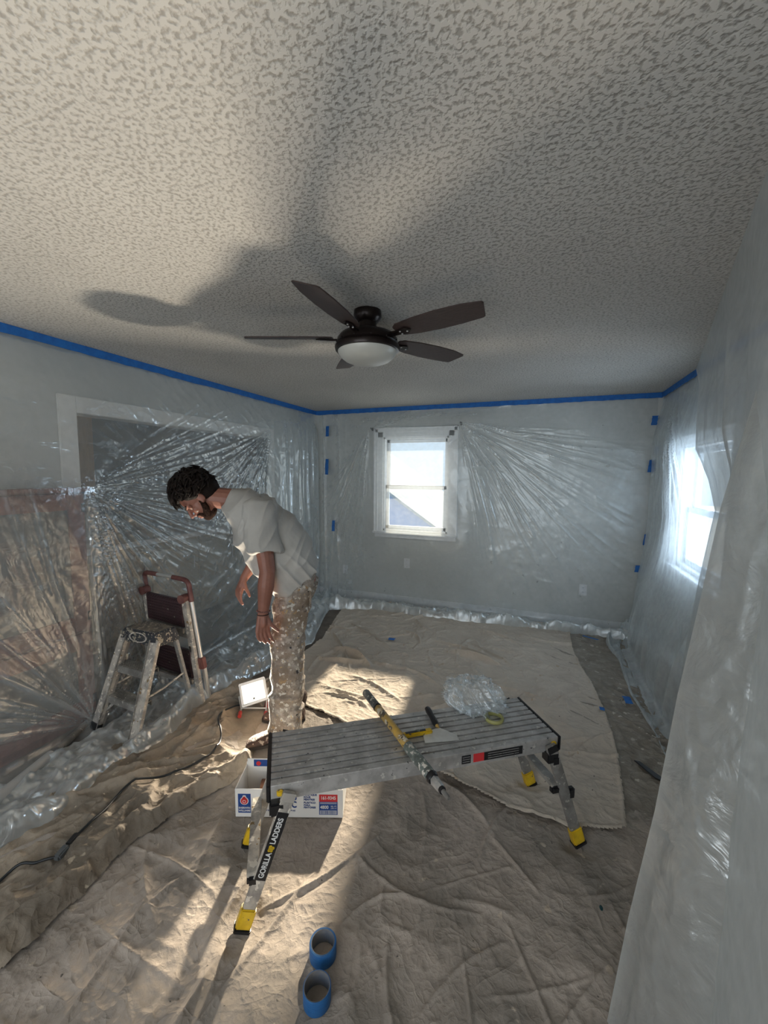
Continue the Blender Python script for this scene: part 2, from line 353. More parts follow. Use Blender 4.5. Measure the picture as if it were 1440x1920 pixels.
# windows -----------------------------------------------------------
M['glass'] = glassy('window_glass', (.93, .97, 1), .05)
M['sash'] = mat('white_vinyl_sash', (.78, .82, .87), .35)
def window(name, at, a0, a1, z0, z1, axis, sgn, label, casing=.115):
    """axis 'x': the wall lies along x at y=at (outside +y); axis 'y': along y at x=at (outside +x)"""
    def P(a, d, z): return (a, at+d, z) if axis == 'x' else (at+d, a, z)
    def bx(mb, A0, A1, D0, D1, Z0, Z1):
        c = P((A0+A1)/2, (D0+D1)/2, (Z0+Z1)/2); s = (A1-A0, D1-D0, Z1-Z0) if axis == 'x' else (D1-D0, A1-A0, Z1-Z0)
        mb.box(c, s)
    mb = MB(); c = casing
    for q, (w0, w1, dd) in enumerate([(0, c, .018), (c*.55, c, .028), (c*.86, c, .036)]):   # stepped moulding, thicker outwards
        bx(mb, a0-w1, a0-w0, -dd, -.001, z0-.01, z1+w1); bx(mb, a1+w0, a1+w1, -dd, -.001, z0-.01, z1+w1)
        bx(mb, a0-w1, a1+w1, -dd, -.001, z1+w0, z1+w1)
    o = mb.build(name, M['white'], None, bevel=.003); o['kind'] = 'structure'; o['label'] = label
    s = MB(); bx(s, a0-c-.005, a1+c+.005, -.06, .03, z0-.035, z0-.008); bx(s, a0-c+.01, a1+c-.01, -.022, -.001, z0-.085, z0-.035)
    s.build('window_sill', M['white'], o, bevel=.004)
    j = MB()
    for A0, A1, Z0, Z1 in ((a0, a0+.02, z0, z1), (a1-.02, a1, z0, z1), (a0, a1, z1-.02, z1), (a0, a1, z0, z0+.02)): bx(j, A0, A1, 0, .12, Z0, Z1)
    j.build('jamb', M['white'], o)
    zm = z0+(z1-z0)*.47; f = .042
    for nm, Z0, Z1, D in (('lower_sash', z0+.02, zm+.022, .045), ('upper_sash', zm-.022, z1-.02, .085)):
        k = MB()
        bx(k, a0+.02, a0+.02+f, D, D+.03, Z0, Z1); bx(k, a1-.02-f, a1-.02, D, D+.03, Z0, Z1)
        bx(k, a0+.02, a1-.02, D, D+.03, Z0, Z0+f); bx(k, a0+.02, a1-.02, D, D+.03, Z1-f, Z1)
        so = k.build(nm, M['sash'], o, bevel=.003)
        g = MB(); bx(g, a0+.02+f, a1-.02-f, D+.012, D+.016, Z0+f, Z1-f); g.build('pane', M['glass'], so)
    k = MB(); bx(k, (a0+a1)/2-.03, (a0+a1)/2+.03, .03, .046, zm+.016, zm+.03); k.build('sash_lock', M['sash'], o, bevel=.002)
    return o
window('window_1', YB, *WB, 'x', 1, 'white double-hung window in the back wall, behind plastic')
window('window_2', XR, *WR, 'y', 1, 'white double-hung window in the right wall, behind plastic', casing=.075)
# unseen window added behind the camera as an opening for the fill light
mb = MB()
for x0, x1, z0, z1 in ((-2.2, -2.12, .3, 2.2), (.32, .4, .3, 2.2), (-2.2, .4, 2.12, 2.2), (-2.2, .4, .3, .38), (-.94, -.86, .3, 2.2)): mb.box(((x0+x1)/2, YF-.07, (z0+z1)/2), (x1-x0, .06, z1-z0))
w3 = mb.build('added_window', M['white']); w3['kind'] = 'structure'
mb = MB().box((-.9, YF-.07, 1.25), (2.5, .006, 1.8)); mb.build('pane', M['glass'], w3)

# baseboards, casing of the opening ----------------------------------
slab('baseboard_back', [(XL, XR, YB-.016, YB, 0, .11)], M['white'])
slab('baseboard_right', [(XR-.016, XR, YF, YB-.016, 0, .11)], M['white'])
slab('baseboard_left', [(XL, XL+.016, YF, 1.1, 0, .11), (XL, XL+.016, OP[1]+.12, YB-.016, 0, .11)], M['white'])
mb = MB()
for y0, y1, z0, z1 in ((OP[0]-.105, OP[0], 0, OP[2]+.105), (OP[1], OP[1]+.105, 0, OP[2]+.105), (OP[0], OP[1], OP[2], OP[2]+.105)):
    mb.box((XL+.009, (y0+y1)/2, (z0+z1)/2), (.018, y1-y0, z1-z0))
for y in (OP[0]-.01, OP[1]+.01): mb.box((XL-T/2, y, OP[2]/2), (T+.004, .02, OP[2]))
mb.box((XL-T/2, (OP[0]+OP[1])/2, OP[2]+.01), (T+.004, OP[1]-OP[0], .02))
o = mb.build('trim_1', mat('cream_casing', (.84, .84, .82), .5), bevel=.003); o['kind'] = 'structure'; o['label'] = 'white casing of the wide opening in the left wall'
# the dim room beyond the opening
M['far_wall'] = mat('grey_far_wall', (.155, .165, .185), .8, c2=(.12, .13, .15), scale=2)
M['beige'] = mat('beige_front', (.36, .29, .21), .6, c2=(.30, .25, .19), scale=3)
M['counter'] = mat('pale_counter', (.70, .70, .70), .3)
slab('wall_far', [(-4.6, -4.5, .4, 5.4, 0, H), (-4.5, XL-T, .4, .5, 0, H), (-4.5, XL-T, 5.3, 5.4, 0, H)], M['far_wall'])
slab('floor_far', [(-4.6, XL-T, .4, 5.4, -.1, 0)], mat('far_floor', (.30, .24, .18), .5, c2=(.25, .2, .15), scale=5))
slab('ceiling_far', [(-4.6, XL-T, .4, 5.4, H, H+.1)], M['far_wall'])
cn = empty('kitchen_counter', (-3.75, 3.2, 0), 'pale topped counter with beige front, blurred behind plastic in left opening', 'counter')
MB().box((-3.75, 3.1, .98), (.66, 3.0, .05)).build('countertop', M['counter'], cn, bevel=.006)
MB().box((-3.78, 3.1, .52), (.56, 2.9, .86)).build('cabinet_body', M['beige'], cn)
for k in range(5):
    d = MB().box((-3.488, 1.93+k*.585, .50), (.02, .56, .74)).build('door', M['beige'], cn, bevel=.004)
    MB().tube([(-3.455, 2.14+k*.585, .75), (-3.455, 2.14+k*.585, .62)], .006).build('handle', M['alu'], d)
o = MB().box((-4.36, 2.55, 1.88), (.28, .55, .8)).build('warm_block', mat('warm_tan', (.45, .26, .14), .5, c2=(.36, .2, .1), scale=9, stretch=(6, 6, 1)), None, bevel=.004)  # tan block added where a warm glow shows beyond the opening
setp(recenter(o), 'tan block added in place of a warm glow at top left of the opening', 'block')

# tape line under the ceiling ----------------------------------------
def tape_line(name_label, pts, nrm):
    """ragged strip of masking tape along the top of a wall"""
    n = 90; P0 = Vector(pts[0]); P1 = Vector(pts[1]); vs = []; fs = []
    for i in range(n+1):
        p = P0.lerp(P1, i/n); w = .052+.006*(random.random()-.5); off = .004+.002*random.random()
        vs += [(p.x+nrm[0]*off, p.y+nrm[1]*off, H-.001), (p.x+nrm[0]*(off+.003), p.y+nrm[1]*(off+.003), H-w), (p.x, p.y, H-w), (p.x, p.y, H-.001)]
    for i in range(n):
        for k in range(4): fs.append((i*4+k, i*4+(k+1) % 4, i*4+4+(k+1) % 4, i*4+4+k))
    b = MB(); b.add(vs, fs); o = b.build('masking_tape', M['tape']); setp(recenter(o), name_label, 'tape', 'blue tape line under the ceiling'); return o
tape_line('long blue tape strip along the top of the left wall', [(XL+.03, -1.0, 0), (XL+.03, YB-.03, 0)], (1, 0))
tape_line('blue tape strip along the top of the back wall', [(XL+.03, YB-.03, 0), (XR-.03, YB-.03, 0)], (0, -1))
tape_line('short blue tape strip along the top of the right wall', [(XR-.03, YB-.03, 0), (XR-.03, 1.6, 0)], (-1, 0))

# outlets -------------------------------------------------------------
def outlet(x, z, label, blank=False):
    r = empty('wall_plate' if blank else 'power_outlet', (x, YB, z), label, 'wall plate' if blank else 'outlet')
    MB().box((x, YB-.005, z), (.075, .009, .118)).build('plate', M['white'], r, bevel=.003)
    if blank:
        for dz in (-.042, .042): MB().tube([(x, YB-.012, z+dz), (x, YB-.008, z+dz)], .004, 8).build('screw', M['alu'], r)
    else:
        for dz in (-.024, .024):
            s = MB(); s.lathe([(0, 0), (.017, 0), (.017, .004), (0, .004)], frame((x, YB-.009, z+dz), (1, 0, 0), z=(0, -1, 0)), 16)
            so = s.build('socket', M['sash'], r)
            k = MB()
            for dx in (-.006, .006): k.box((x+dx, YB-.0136, z+dz+.003), (.003, .001, .009))
            k.build('slot', M['black'], so)
outlet(-2.362, .381, 'white power outlet low on back wall, near the left corner')
outlet(-1.516, .533, 'blank white wall plate under the back window', True)
outlet(.462, .414, 'white power outlet low on back wall, right of centre')
for x, z, lb in ((-.242, 2.159, 'small screw high on back wall, nearer the window'), (.562, 2.148, 'small screw high on back wall, nearer the right corner')):
    o = MB().tube([(x, YB, z), (x, YB-.03, z-.004)], .004, 8).build('wall_screw', M['aludark']); setp(recenter(o), lb, 'screw')
for x, z, lb in ((-1.985, 2.185, 'dark curtain rod bracket at top left of back window'), (-.885, 2.215, 'dark curtain rod bracket at top right of back window')):
    r = empty('curtain_bracket', (x, YB, z), lb, 'bracket')
    MB().box((x, YB-.003, z), (.02, .006, .04)).build('back_plate', M['dark_bronze'], r)
    MB().tube([(x, YB, z), (x, YB-.055, z), (x, YB-.062, z+.016)], .006, 8).build('hook', M['dark_bronze'], r)

# glass-fronted reddish cabinet against the left wall -------------------
M['mahog'] = mat('reddish_wood', (.27, .12, .095), .5, c2=(.20, .085, .065), scale=4, stretch=(5, 5, 1), bump=.05)
M['cabglass'] = mat('dark_cabinet_glass', (.16, .17, .17), .15)
cb = empty('display_cabinet', (XL+.03, .6, 0), 'reddish wooden cabinet with grey glass panes under plastic, left edge', 'cabinet')
cy1, cy0, cz = 1.735, -.9, 1.52
MB().box((XL+.045, (cy0+cy1)/2, cz/2), (.05, cy1-cy0, cz)).build('back_panel', M['mahog'], cb)
MB().box((XL+.08, (cy0+cy1)/2, cz+.005), (.12, cy1-cy0+.02, .025)).build('top', M['mahog'], cb, bevel=.004)
dw = (cy1-cy0)/4
for k in range(4):
    y0 = cy1-(k+1)*dw; y1 = y0+dw
    for z0, z1 in ((.62, 1.50), (.06, .60)):
        mb = MB(); w = .10; x = XL+.082
        for a, b_, c_, e in ((y0+.004, y0+w, z0, z1), (y1-w, y1-.004, z0, z1), (y0+w, y1-w, z0, z0+w), (y0+w, y1-w, z1-w, z1)): mb.box((x, (a+b_)/2, (c_+e)/2), (.024, b_-a, e-c_))
        d = mb.build('door', M['mahog'], cb, bevel=.003)
        MB().box((x-.004, (y0+y1)/2, (z0+z1)/2), (.008, y1-y0-2*w+.01, z1-z0-2*w+.01)).build('pane', M['cabglass'], d)
        for hz in (z0+.09, z1-.09): MB().box((x+.014, y1-.012, hz), (.006, .022, .055)).build('hinge', M['black'], d)

# neighbouring house seen through the panes ------------------------------
hs = empty('neighbour_house', (-8, 16, -2), 'neighbouring house with pale blue roof seen through the back window', 'house')
M['roof'] = mat('pale_blue_roof', (.26, .38, .62), .8, c2=(.23, .34, .57), scale=1)
M['shingle'] = mat('pale_shingles', (.34, .38, .40), .9, c2=(.28, .32, .34), scale=3)
M['siding'] = mat('pale_siding', (.72, .80, .86), .7)
A0 = Vector((-9.5, 13, 4.2)); A1 = Vector((-3.2, 13, -.6))
mb = MB(); mb.add([(-12.5, 13, -2), (-3.2, 13, -2), (-3.2, 13, -.6), (-8.2, 13, 2.75), (-12.5, 13, -.2), (-12.5, 19, -2), (-3.2, 19, -2), (-3.2, 19, -.6), (-8.2, 19, 2.75), (-12.5, 19, -.2)],
    [(0, 1, 2, 3, 4), (9, 8, 7, 6, 5), (1, 6, 7, 2), (0, 4, 9, 5)]); mb.build('wall', M['roof'], hs)
mb = MB(); mb.add([(-2.9, 12.7, -.72), (-8.2, 12.7, 2.82), (-8.2, 19.3, 2.82), (-2.9, 19.3, -.72), (-2.9, 12.7, -.62), (-8.2, 12.7, 2.94), (-8.2, 19.3, 2.94), (-2.9, 19.3, -.62)], [(0, 1, 2, 3), (4, 7, 6, 5), (0, 4, 5, 1), (3, 2, 6, 7), (0, 3, 7, 4)]); mb.build('roof', M['shingle'], hs)
mb = MB(); mb.add([(-12.8, 12.7, -.4), (-8.2, 12.7, 2.82), (-8.2, 19.3, 2.82), (-12.8, 19.3, -.4), (-12.8, 12.7, -.3), (-8.2, 12.7, 2.94), (-8.2, 19.3, 2.94), (-12.8, 19.3, -.3)], [(0, 3, 2, 1), (4, 5, 6, 7), (0, 1, 5, 4), (3, 7, 6, 2), (0, 4, 7, 3)]); mb.build('roof', M['roof'], hs)
hs.location = (-7.75, 16, -1.72)
M['snow'] = mat('pale_ground', (.55, .62, .66), .9)
slab('ground', [(-40, 40, 5.2, 60, -2.2, -2)], M['snow'])
# ------------------------------------------------------------------ plastic sheeting
def sstep(x, a, b):
    t = np.clip((x-a)/(b-a), 0, 1); return t*t*(3-2*t)
def radial(A, Z, pa, pz, th0, th1, freq, amp, reach, seed, core=.05):
    """sharp folds fanning out of a pinned point between two angles (degrees)"""
    da, dz = A-pa, Z-pz; r = np.hypot(da, dz)+1e-6; th = np.degrees(np.arctan2(dz, da))
    th = np.where(th < th0-90, th+360, th)
    w = sstep(th, th0-6, th0+4)*(1-sstep(th, th1-4, th1+6))
    k = 1-np.abs(2*vnoise(th*freq/57.3+1.5*vnoise(r*2, th*.02, seed+5), r*.9, seed)-1)
    k2 = 1-np.abs(2*vnoise(th*freq*2.3/57.3, r*1.6+9, seed+1)-1)
    f = (k**4+.5*k2**5)*w*np.exp(-r/reach)*sstep(r, 0, core)
    return amp*f*np.minimum(r/.25, 1), f
M['film_left'] = plastic('polythene_over_left_wall', base=.33, edge=.50, col=(.84, .88, .89), rough=.17, gloss=.50, bump=.5, bs=7, blotch=.10, gather=.42)
M['film_back'] = plastic('polythene_over_back_wall', base=.26, edge=.45, col=(.86, .90, .90), rough=.24, gloss=.30, bump=.3, bs=5, blotch=.14, gather=.35)
M['film_side'] = plastic('polythene_over_right_wall', base=.30, edge=.5, rough=.22, gloss=.35, bump=.3, bs=6, blotch=.12, gather=.35)
M['film_near'] = plastic('thick_polythene', base=.62, edge=.35, col=(.60, .61, .59), rough=.24, gloss=.26, bump=.5, bs=9, blotch=.14, gather=.25)

def wall_sheet(name, along, wall_at, inward, a0, a1, na, ns, offset, floor_out, wob, mat_, label, ztop=H-.03, r=.08):
    """a film taped under the ceiling, down the wall, turning out over the floor.
    along: 'x' or 'y'; offset(A,Z)->distance off the wall; floor_out(A)->reach over floor; wob(A,S)->(d,gather)"""
    u = np.linspace(0, 1, ns)
    A, U = np.meshgrid(np.linspace(a0, a1, na), u, indexing='ij')
    Lo = floor_out(A); Lv = ztop-r; S = U*(Lv + 1.57*r + Lo)
    Z = np.where(S < Lv, ztop-S, 0); D = np.zeros_like(S)
    q = np.clip((S-Lv)/(1.57*r), 0, 1)*PI/2
    arc = (S >= Lv) & (S < Lv+1.57*r); fl = S >= Lv+1.57*r
    Z = np.where(arc, r-r*np.sin(q), Z); D = np.where(arc, r-r*np.cos(q), D)
    t = S-Lv-1.57*r; D = np.where(fl, r+t, D)
    off = offset(A, Z); d, g = wob(A, Z, D, S, t/np.maximum(Lo, .01), fl)
    fw = sstep(S, Lv-.05, Lv+1.57*r)
    D = D + off*1 + d*(1-fw); Z = Z + (d*fw) + .004
    Z = np.maximum(Z, .003)
    at = wall_at + inward*D
    X, Y = (A, at) if along == 'x' else (at, A)
    o = grid_mesh(name, X, Y, Z, mat_, attr=g); setp(recenter(o), label, 'plastic sheet'); return o

def floorfold(A, D, tt, seed, amp=.05):
    """crumpled film lying on the floor, rolled up towards its hem"""
    f = ridged(A*3+D*3, D*6-A*2, seed, 3, 2)*amp*.65 + ridged(A*14, D*12, seed+3, 2, 3)*amp*.35
    roll = np.exp(-((tt-.86)/.11)**2)*(.25+.9*vnoise(A*4.1, A*0, seed+7))*amp*.9
    return np.maximum((f+roll)*sstep(tt, 0, .15)*(1-.75*sstep(tt, .94, 1)), 0)
def left_off(A, Z):
    cab = .135*np.clip((2.4-Z)/.86, 0, 1)*np.where(A < 1.75, 1, np.exp(-np.maximum(A-1.75, 0)/.28))
    return .006+.04*sstep(2.42-Z, 0, .3)+cab
OUT_A = [.2, .7, .97, 1.08, 1.35, 1.7, 2.093, 2.313, 2.6, 3.246, 4.177, 4.7]
OUT_X = [-2.2, -2.2, -2.13, -2.11, -2.20, -2.17, -2.10, -2.07, -1.999, -1.93, -2.25, -2.5]
def left_out(A): return np.interp(A, OUT_A, [x+2.8-.17 for x in OUT_X]) + .03*(vnoise(A*6, A*0, 3)-.5)
def left_wob(A, Z, D, S, tt, fl):
    d1, g1 = radial(A, Z, 1.685, 1.53, -72, 32, 26, .045, .62, 21, .02)
    d1b, g1b = radial(A, Z, 1.685, 1.53, -89, -66, 60, .03, 1.2, 25)
    d2, g2 = radial(A, Z, 1.66, .03, 98, 160, 13, .022, 1.2, 31)
    d3, g3 = radial(A, Z, 1.66, .03, 8, 60, 14, .02, .7, 33)
    d4, g4 = radial(A, Z, 3.72, 2.1, -160, -100, 26, .03, .8, 37)
    pl = (1-np.abs(2*vnoise(A*11+.8*vnoise(Z*1.5, Z*0, 4), Z*.45, 41)-1))**3*sstep(A, 3.55, 4.1)*sstep(2.35-Z, 0, .5)
    gen = ridged(A*3.2+Z, Z*2.6, 43, 3, 3)
    diag = (1-np.abs(2*vnoise((A*.55-Z)*9, (A+Z*.5)*1.1, 45)-1))**4*sstep(A, 2.5, 3.1)*(1-sstep(Z, .6, .95))
    open_ = sstep(A, 1.75, 1.9)*(1-sstep(A, 3.7, 3.9))
    crinkle = ridged((A*.8+Z)*9, (A-Z)*3.5, 47, 3, 2)*.010*open_
    wall = d1+d1b+d2+d3+d4+.03*pl+.012*gen+.012*diag+crinkle
    g = .9*g1+g1b+.8*g2+.5*g3+.6*g4+.35*pl+.5*diag + .35*np.exp(-((A-1.72)/.035)**2)*sstep(1.55-Z, 0, .1)
    ff = floorfold(A, D, tt, 51, .115)+.012
    gf = .5+.5*ridged(A*9, D*9, 53, 2, 3)
    return np.where(fl, ff, wall), np.where(fl, gf*.9, g)
wall_sheet('plastic_sheet', 'y', XL, 1, -1.0, 4.70, 620, 420, left_off, left_out, left_wob, M['film_left'],
           'clear plastic sheet over the left wall and opening, pleated and bunched on floor')
def back_off(A, Z):
    win = .085*(sstep(A, -2.35, -1.98)*(1-sstep(A, -.86, -.4)))*sstep(Z, .2, .9)*(1-sstep(Z, 2.22, 2.38))
    return .008+.012*sstep(2.42-Z, 0, .4)+win
def back_out(A): return np.interp(A, [-2.75, -2.3, -1.82, -1.15, -.57, 0, .5, 1.0], [.55, .48, .30, .32, .27, .20, .16, .22])
def back_wob(A, Z, D, S, tt, fl):
    d1, g1 = radial(A, Z, -.885, 2.22, -78, -8, 22, .030, 1.0, 61)
    d2, g2 = radial(A, Z, -1.985, 2.18, -130, -92, 20, .03, .9, 63)
    d3, g3 = radial(A, Z, -1.985, 2.18, 4, 24, 18, .015, .9, 64)
    pl = (1-np.abs(2*vnoise(A*10, Z*.6, 65)-1))**3*(1-sstep(A, -2.6, -2.1))
    gen = ridged(A*2.4+Z*.6, Z*2.2, 67, 3, 3)
    low = ridged(A*6, Z*5, 69, 2, 3)*(1-sstep(Z, .4, .9))
    wall = d1+d2+d3+.02*pl+.008*gen+.006*low
    ff = floorfold(A, D, tt, 71, .12)
    return np.where(fl, ff, wall), np.where(fl, .55+.4*ridged(A*8, D*8, 73, 2, 2), .9*g1+.9*g2+.7*g3+.35*pl+.1*gen+.12*low)
wall_sheet('plastic_sheet', 'x', YB, -1, XL+.06, XR-.06, 520, 330, back_off, back_out, back_wob, M['film_back'],
           'clear plastic sheet over the back wall and its window, hem bunched along floor')
def side_off(A, Z):
    s = (2.41-Z)/2.41
    return .008+.075*sstep(2.42-Z, 0, .5)+.17*sstep(s, .45, 1)*sstep(A, 2.0, 2.6)*(1-.6*sstep(A, 4.2, 4.7))
def side_out(A): return np.interp(A, [2, 2.9, 3.4, 4.0, 4.4, 4.72], [.02, .03, .08, .06, .14, .14])
def side_wob(A, Z, D, S, tt, fl):
    pl = (1-np.abs(2*vnoise(A*6+.9*vnoise(Z*1.8, Z*0, 81), Z*.7, 82)-1))**3
    d1, g1 = radial(A, Z, 4.25, 2.3, -140, -95, 18, .04, .9, 83)
    gen = ridged(A*3, Z*2.4, 85, 3, 3)
    low = sstep(1.0-Z, 0, .8)
    wall = d1+.03*pl*(.3+low)+.015*gen
    return np.where(fl, floorfold(A, D, tt, 87, .06), wall), np.where(fl, .5, .5*g1+.3*pl+.15*gen)
wall_sheet('plastic_sheet', 'y', XR, -1, 2.2, 4.72, 300, 300, side_off, side_out, side_wob, M['film_side'],
           'clear plastic sheet over the right wall and window, puddled in the far right corner')
# bunch of film gathered in the far right corner
def blob(name, c, R, seed, mat_, n=70, amp=.35, flat=.0):
    th, ph = np.meshgrid(np.linspace(0, 2*PI, n*2), np.linspace(.02, PI-.02, n), indexing='ij')
    k = 1+amp*(ridged(th*2.2+np.sin(ph)*2, ph*2.2, seed, 4, 2)-.5)
    k = k+.0*th; w = np.minimum(th/.5, 1)*np.minimum((2*PI-th)/.5, 1); k = 1+(k-1)*w
    X = c[0]+R[0]*k*np.sin(ph)*np.cos(th); Y = c[1]+R[1]*k*np.sin(ph)*np.sin(th); Z = c[2]+R[2]*k*np.cos(ph)
    if flat: Z = np.maximum(Z, flat)
    return grid_mesh(name, X, Y, Z, mat_, attr=np.full(X.shape, .5))
o = blob('plastic_bunch', (.93, 4.53, .10), (.13, .12, .13), 5, M['film_side'], flat=.004); setp(recenter(o), 'crumpled knot of clear plastic on floor in far right corner', 'plastic sheet')

# hanging curtain on the right, near the photographer
def curtain(name, edge, back, nz, nu, mat_, label, fold, seed, pl=5):
    """edge: list of (z, x, y) of the free edge; back: horizontal vector towards the frame's right"""
    zs = np.array([e[0] for e in edge])[::-1]; ex = np.array([e[1] for e in edge])[::-1]; ey = np.array([e[2] for e in edge])[::-1]
    Zg, U = np.meshgrid(np.linspace(H-.004, .004, nz), np.linspace(0, 1, nu), indexing='ij')
    X0 = np.interp(Zg, zs, ex); Y0 = np.interp(Zg, zs, ey)
    X = X0+(back[0]-back[2]*X0)*U; Y = Y0+(back[1]-back[3]*Y0)*U
    Ln = U*math.hypot(back[0]-ex.mean(), back[1]-ey.mean())
    d = fold*((vnoise(Ln*pl+.6*vnoise(Zg*1.2, Zg*0, seed), Zg*.45, seed+1)-.5)*2 + .35*(ridged(Ln*6+Zg*.7, Zg*2.2, seed+3, 3, 3)-.5)+.22*ridged(Ln*14-Zg*6, Zg*5+Ln*4, seed+4, 3, 3)*sstep(1.6-Zg, 0, .5)+.55*ridged(Ln*16+Zg*5, Zg*7, seed+8, 2, 4)*np.exp(-Ln/.16)*sstep(1.3-Zg, 0, .4))*sstep(2.44-Zg, 0, .35)
    d = d*np.minimum(U/.06, 1)
    nx, ny = -(back[1]-back[3]*Y0), (back[0]-back[2]*X0); nn = np.hypot(nx, ny)+1e-6
    X = X+nx/nn*d*-1; Y = Y+ny/nn*d*-1
    g = np.exp(-U*nu/3.0)*.8 + .15*ridged(Ln*3, Zg*2, seed+6, 3, 3)
    o = grid_mesh(name, X, Y, Zg, mat_, attr=g); setp(recenter(o), label, 'plastic sheet'); return o
M['film_mid'] = plastic('middle_polythene', base=.42, edge=.4, col=(.76, .79, .79), rough=.25, gloss=.24, bump=.25, bs=5, blotch=.12, gather=.3)
curtain('plastic_sheet', [(2.44, 1.055, 3.80), (2.25, .97, 3.40), (1.95, .855, 3.0), (1.8, .84, 2.93), (1.614, .90, 2.88), (1.45, .93, 2.84), (1.0, .93, 3.0), (.5, .90, 3.05), (0, .86, 3.0)],
        (.32, .55, 1, 1), 200, 220, M['film_mid'], 'hanging clear plastic sheet with a torn ragged edge, beside the right window', .018, 91)
curtain('plastic_sheet', [(2.44, .56, 1.26), (1.967, .503, 1.28), (1.56, .434, 1.29), (1.3, .405, 1.29), (1.04, .373, 1.29), (.7, .335, 1.27), (.35, .29, 1.27), (.1, .262, 1.26), (0, .245, 1.24)],
        (.98, .35, 1, 1), 320, 160, M['film_near'], 'milky plastic sheet hanging nearest the camera along the right side', .035, 95, pl=6)

# small pieces of blue tape --------------------------------------------
def tape_bit(P, u, v, w, h, label, cat='tape', group=None):
    """torn piece: u, v directions, w x h, slightly curled"""
    u = Vector(u).normalized(); v = Vector(v).normalized(); n = u.cross(v); P = Vector(P)
    b = MB(); K = 6; vs = []
    for i in range(K+1):
        for s in (-1, 1):
            jag = .12*(random.random()-.5)*w if True else 0
            cu = .004*math.sin(i/K*PI)+random.random()*.001
            vs.append(P+v*(i/K-.5)*h+u*(s*w/2+jag)+n*(.002+cu))
    top = len(vs); vs += [q-n*.0012 for q in vs]
    fs = []
    for i in range(K): fs += [(2*i, 2*i+1, 2*i+3, 2*i+2), (top+2*i+2, top+2*i+3, top+2*i+1, top+2*i), (2*i+2, top+2*i+2, top+2*i, 2*i), (2*i+1, top+2*i+1, top+2*i+3, 2*i+3)]
    fs += [(0, top, top+1, 1), (2*K+1, top+2*K+1, top+2*K, 2*K)]
    b.add(vs, fs); o = b.build('tape_piece', M['tape']); setp(recenter(o), label, cat, group); return o
yb = YB-.055
for x, z, w, h, lb in ((-2.574, 2.17, .045, .13, 'topmost blue tape piece in the left end of back wall'), (-2.585, 1.72, .045, .20, 'long blue tape piece second down at left end of back wall'),
                       (-2.494, .96, .04, .14, 'lowest blue tape piece at the left end of back wall')):
    tape_bit((x, yb-.03, z), (1, 0, 0), (.05, 0, 1), w, h, lb, group='tape pieces at the left of the back wall')
for x, z, w, h, lb in ((1.00, 2.17, .05, .09, 'topmost blue tape piece at right end of back wall'), (1.035, 1.885, .03, .07, 'small blue tape piece second down at right end of back wall'),
                       (1.0, 1.73, .05, .12, 'larger blue tape piece third down at right end of back wall'), (.99, 1.0, .03, .11, 'narrow blue tape piece fourth down at right end of back wall'),
                       (.94, .70, .045, .07, 'lowest blue tape piece at right end of back wall')):
    tape_bit((x, yb-.005, z), (1, 0, 0), (.08, 0, 1), w, h, lb, group='tape pieces at the right of the back wall')

# ------------------------------------------------------------------ drop cloths
FLAT = [(-.937, 1.048, .07), (-1.136, 1.324, .06), (.22, 1.871, .07), (.012, 2.156, .06), (-1.05, 1.6, .30), (-.615, 1.059, .07), (-.573, .946, .07), (-1.46, 2.0, .20), (-1.74, 2.13, .14)]
def flatten(X, Y, Hh, z):
    m_ = np.ones_like(X)
    for x, y, r in FLAT: m_ = m_*sstep(np.hypot(X-x, Y-y), r*.7, r*1.5)
    return z+Hh*m_
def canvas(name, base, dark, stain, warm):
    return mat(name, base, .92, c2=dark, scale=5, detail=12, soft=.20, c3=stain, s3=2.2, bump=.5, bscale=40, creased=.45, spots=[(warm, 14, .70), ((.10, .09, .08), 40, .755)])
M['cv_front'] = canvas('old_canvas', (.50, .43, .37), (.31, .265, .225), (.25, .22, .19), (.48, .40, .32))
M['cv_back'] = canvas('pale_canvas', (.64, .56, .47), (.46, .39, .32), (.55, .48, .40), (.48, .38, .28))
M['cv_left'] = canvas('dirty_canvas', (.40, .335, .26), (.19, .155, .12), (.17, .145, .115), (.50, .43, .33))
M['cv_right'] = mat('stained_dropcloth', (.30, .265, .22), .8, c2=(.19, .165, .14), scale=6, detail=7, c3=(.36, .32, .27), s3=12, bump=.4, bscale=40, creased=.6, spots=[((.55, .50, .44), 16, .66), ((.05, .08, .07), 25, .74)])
def rand_creases(X, Y, n, x0, x1, y0, y1, L, h, w, seed, ang=None, spread=PI):
    r = random.Random(seed); Z = np.zeros_like(X)
    for k in range(n):
        x, y = r.uniform(x0, x1), r.uniform(y0, y1); a = r.uniform(0, PI) if ang is None else ang+r.uniform(-spread, spread); l = L*r.uniform(.4, 1.3)
        Z = np.maximum(Z, crease(X, Y, x, y, x+l*math.cos(a), y+l*math.sin(a), h*r.uniform(.4, 1), w*r.uniform(.6, 1.5), r.uniform(-.15, .15)))
    return Z
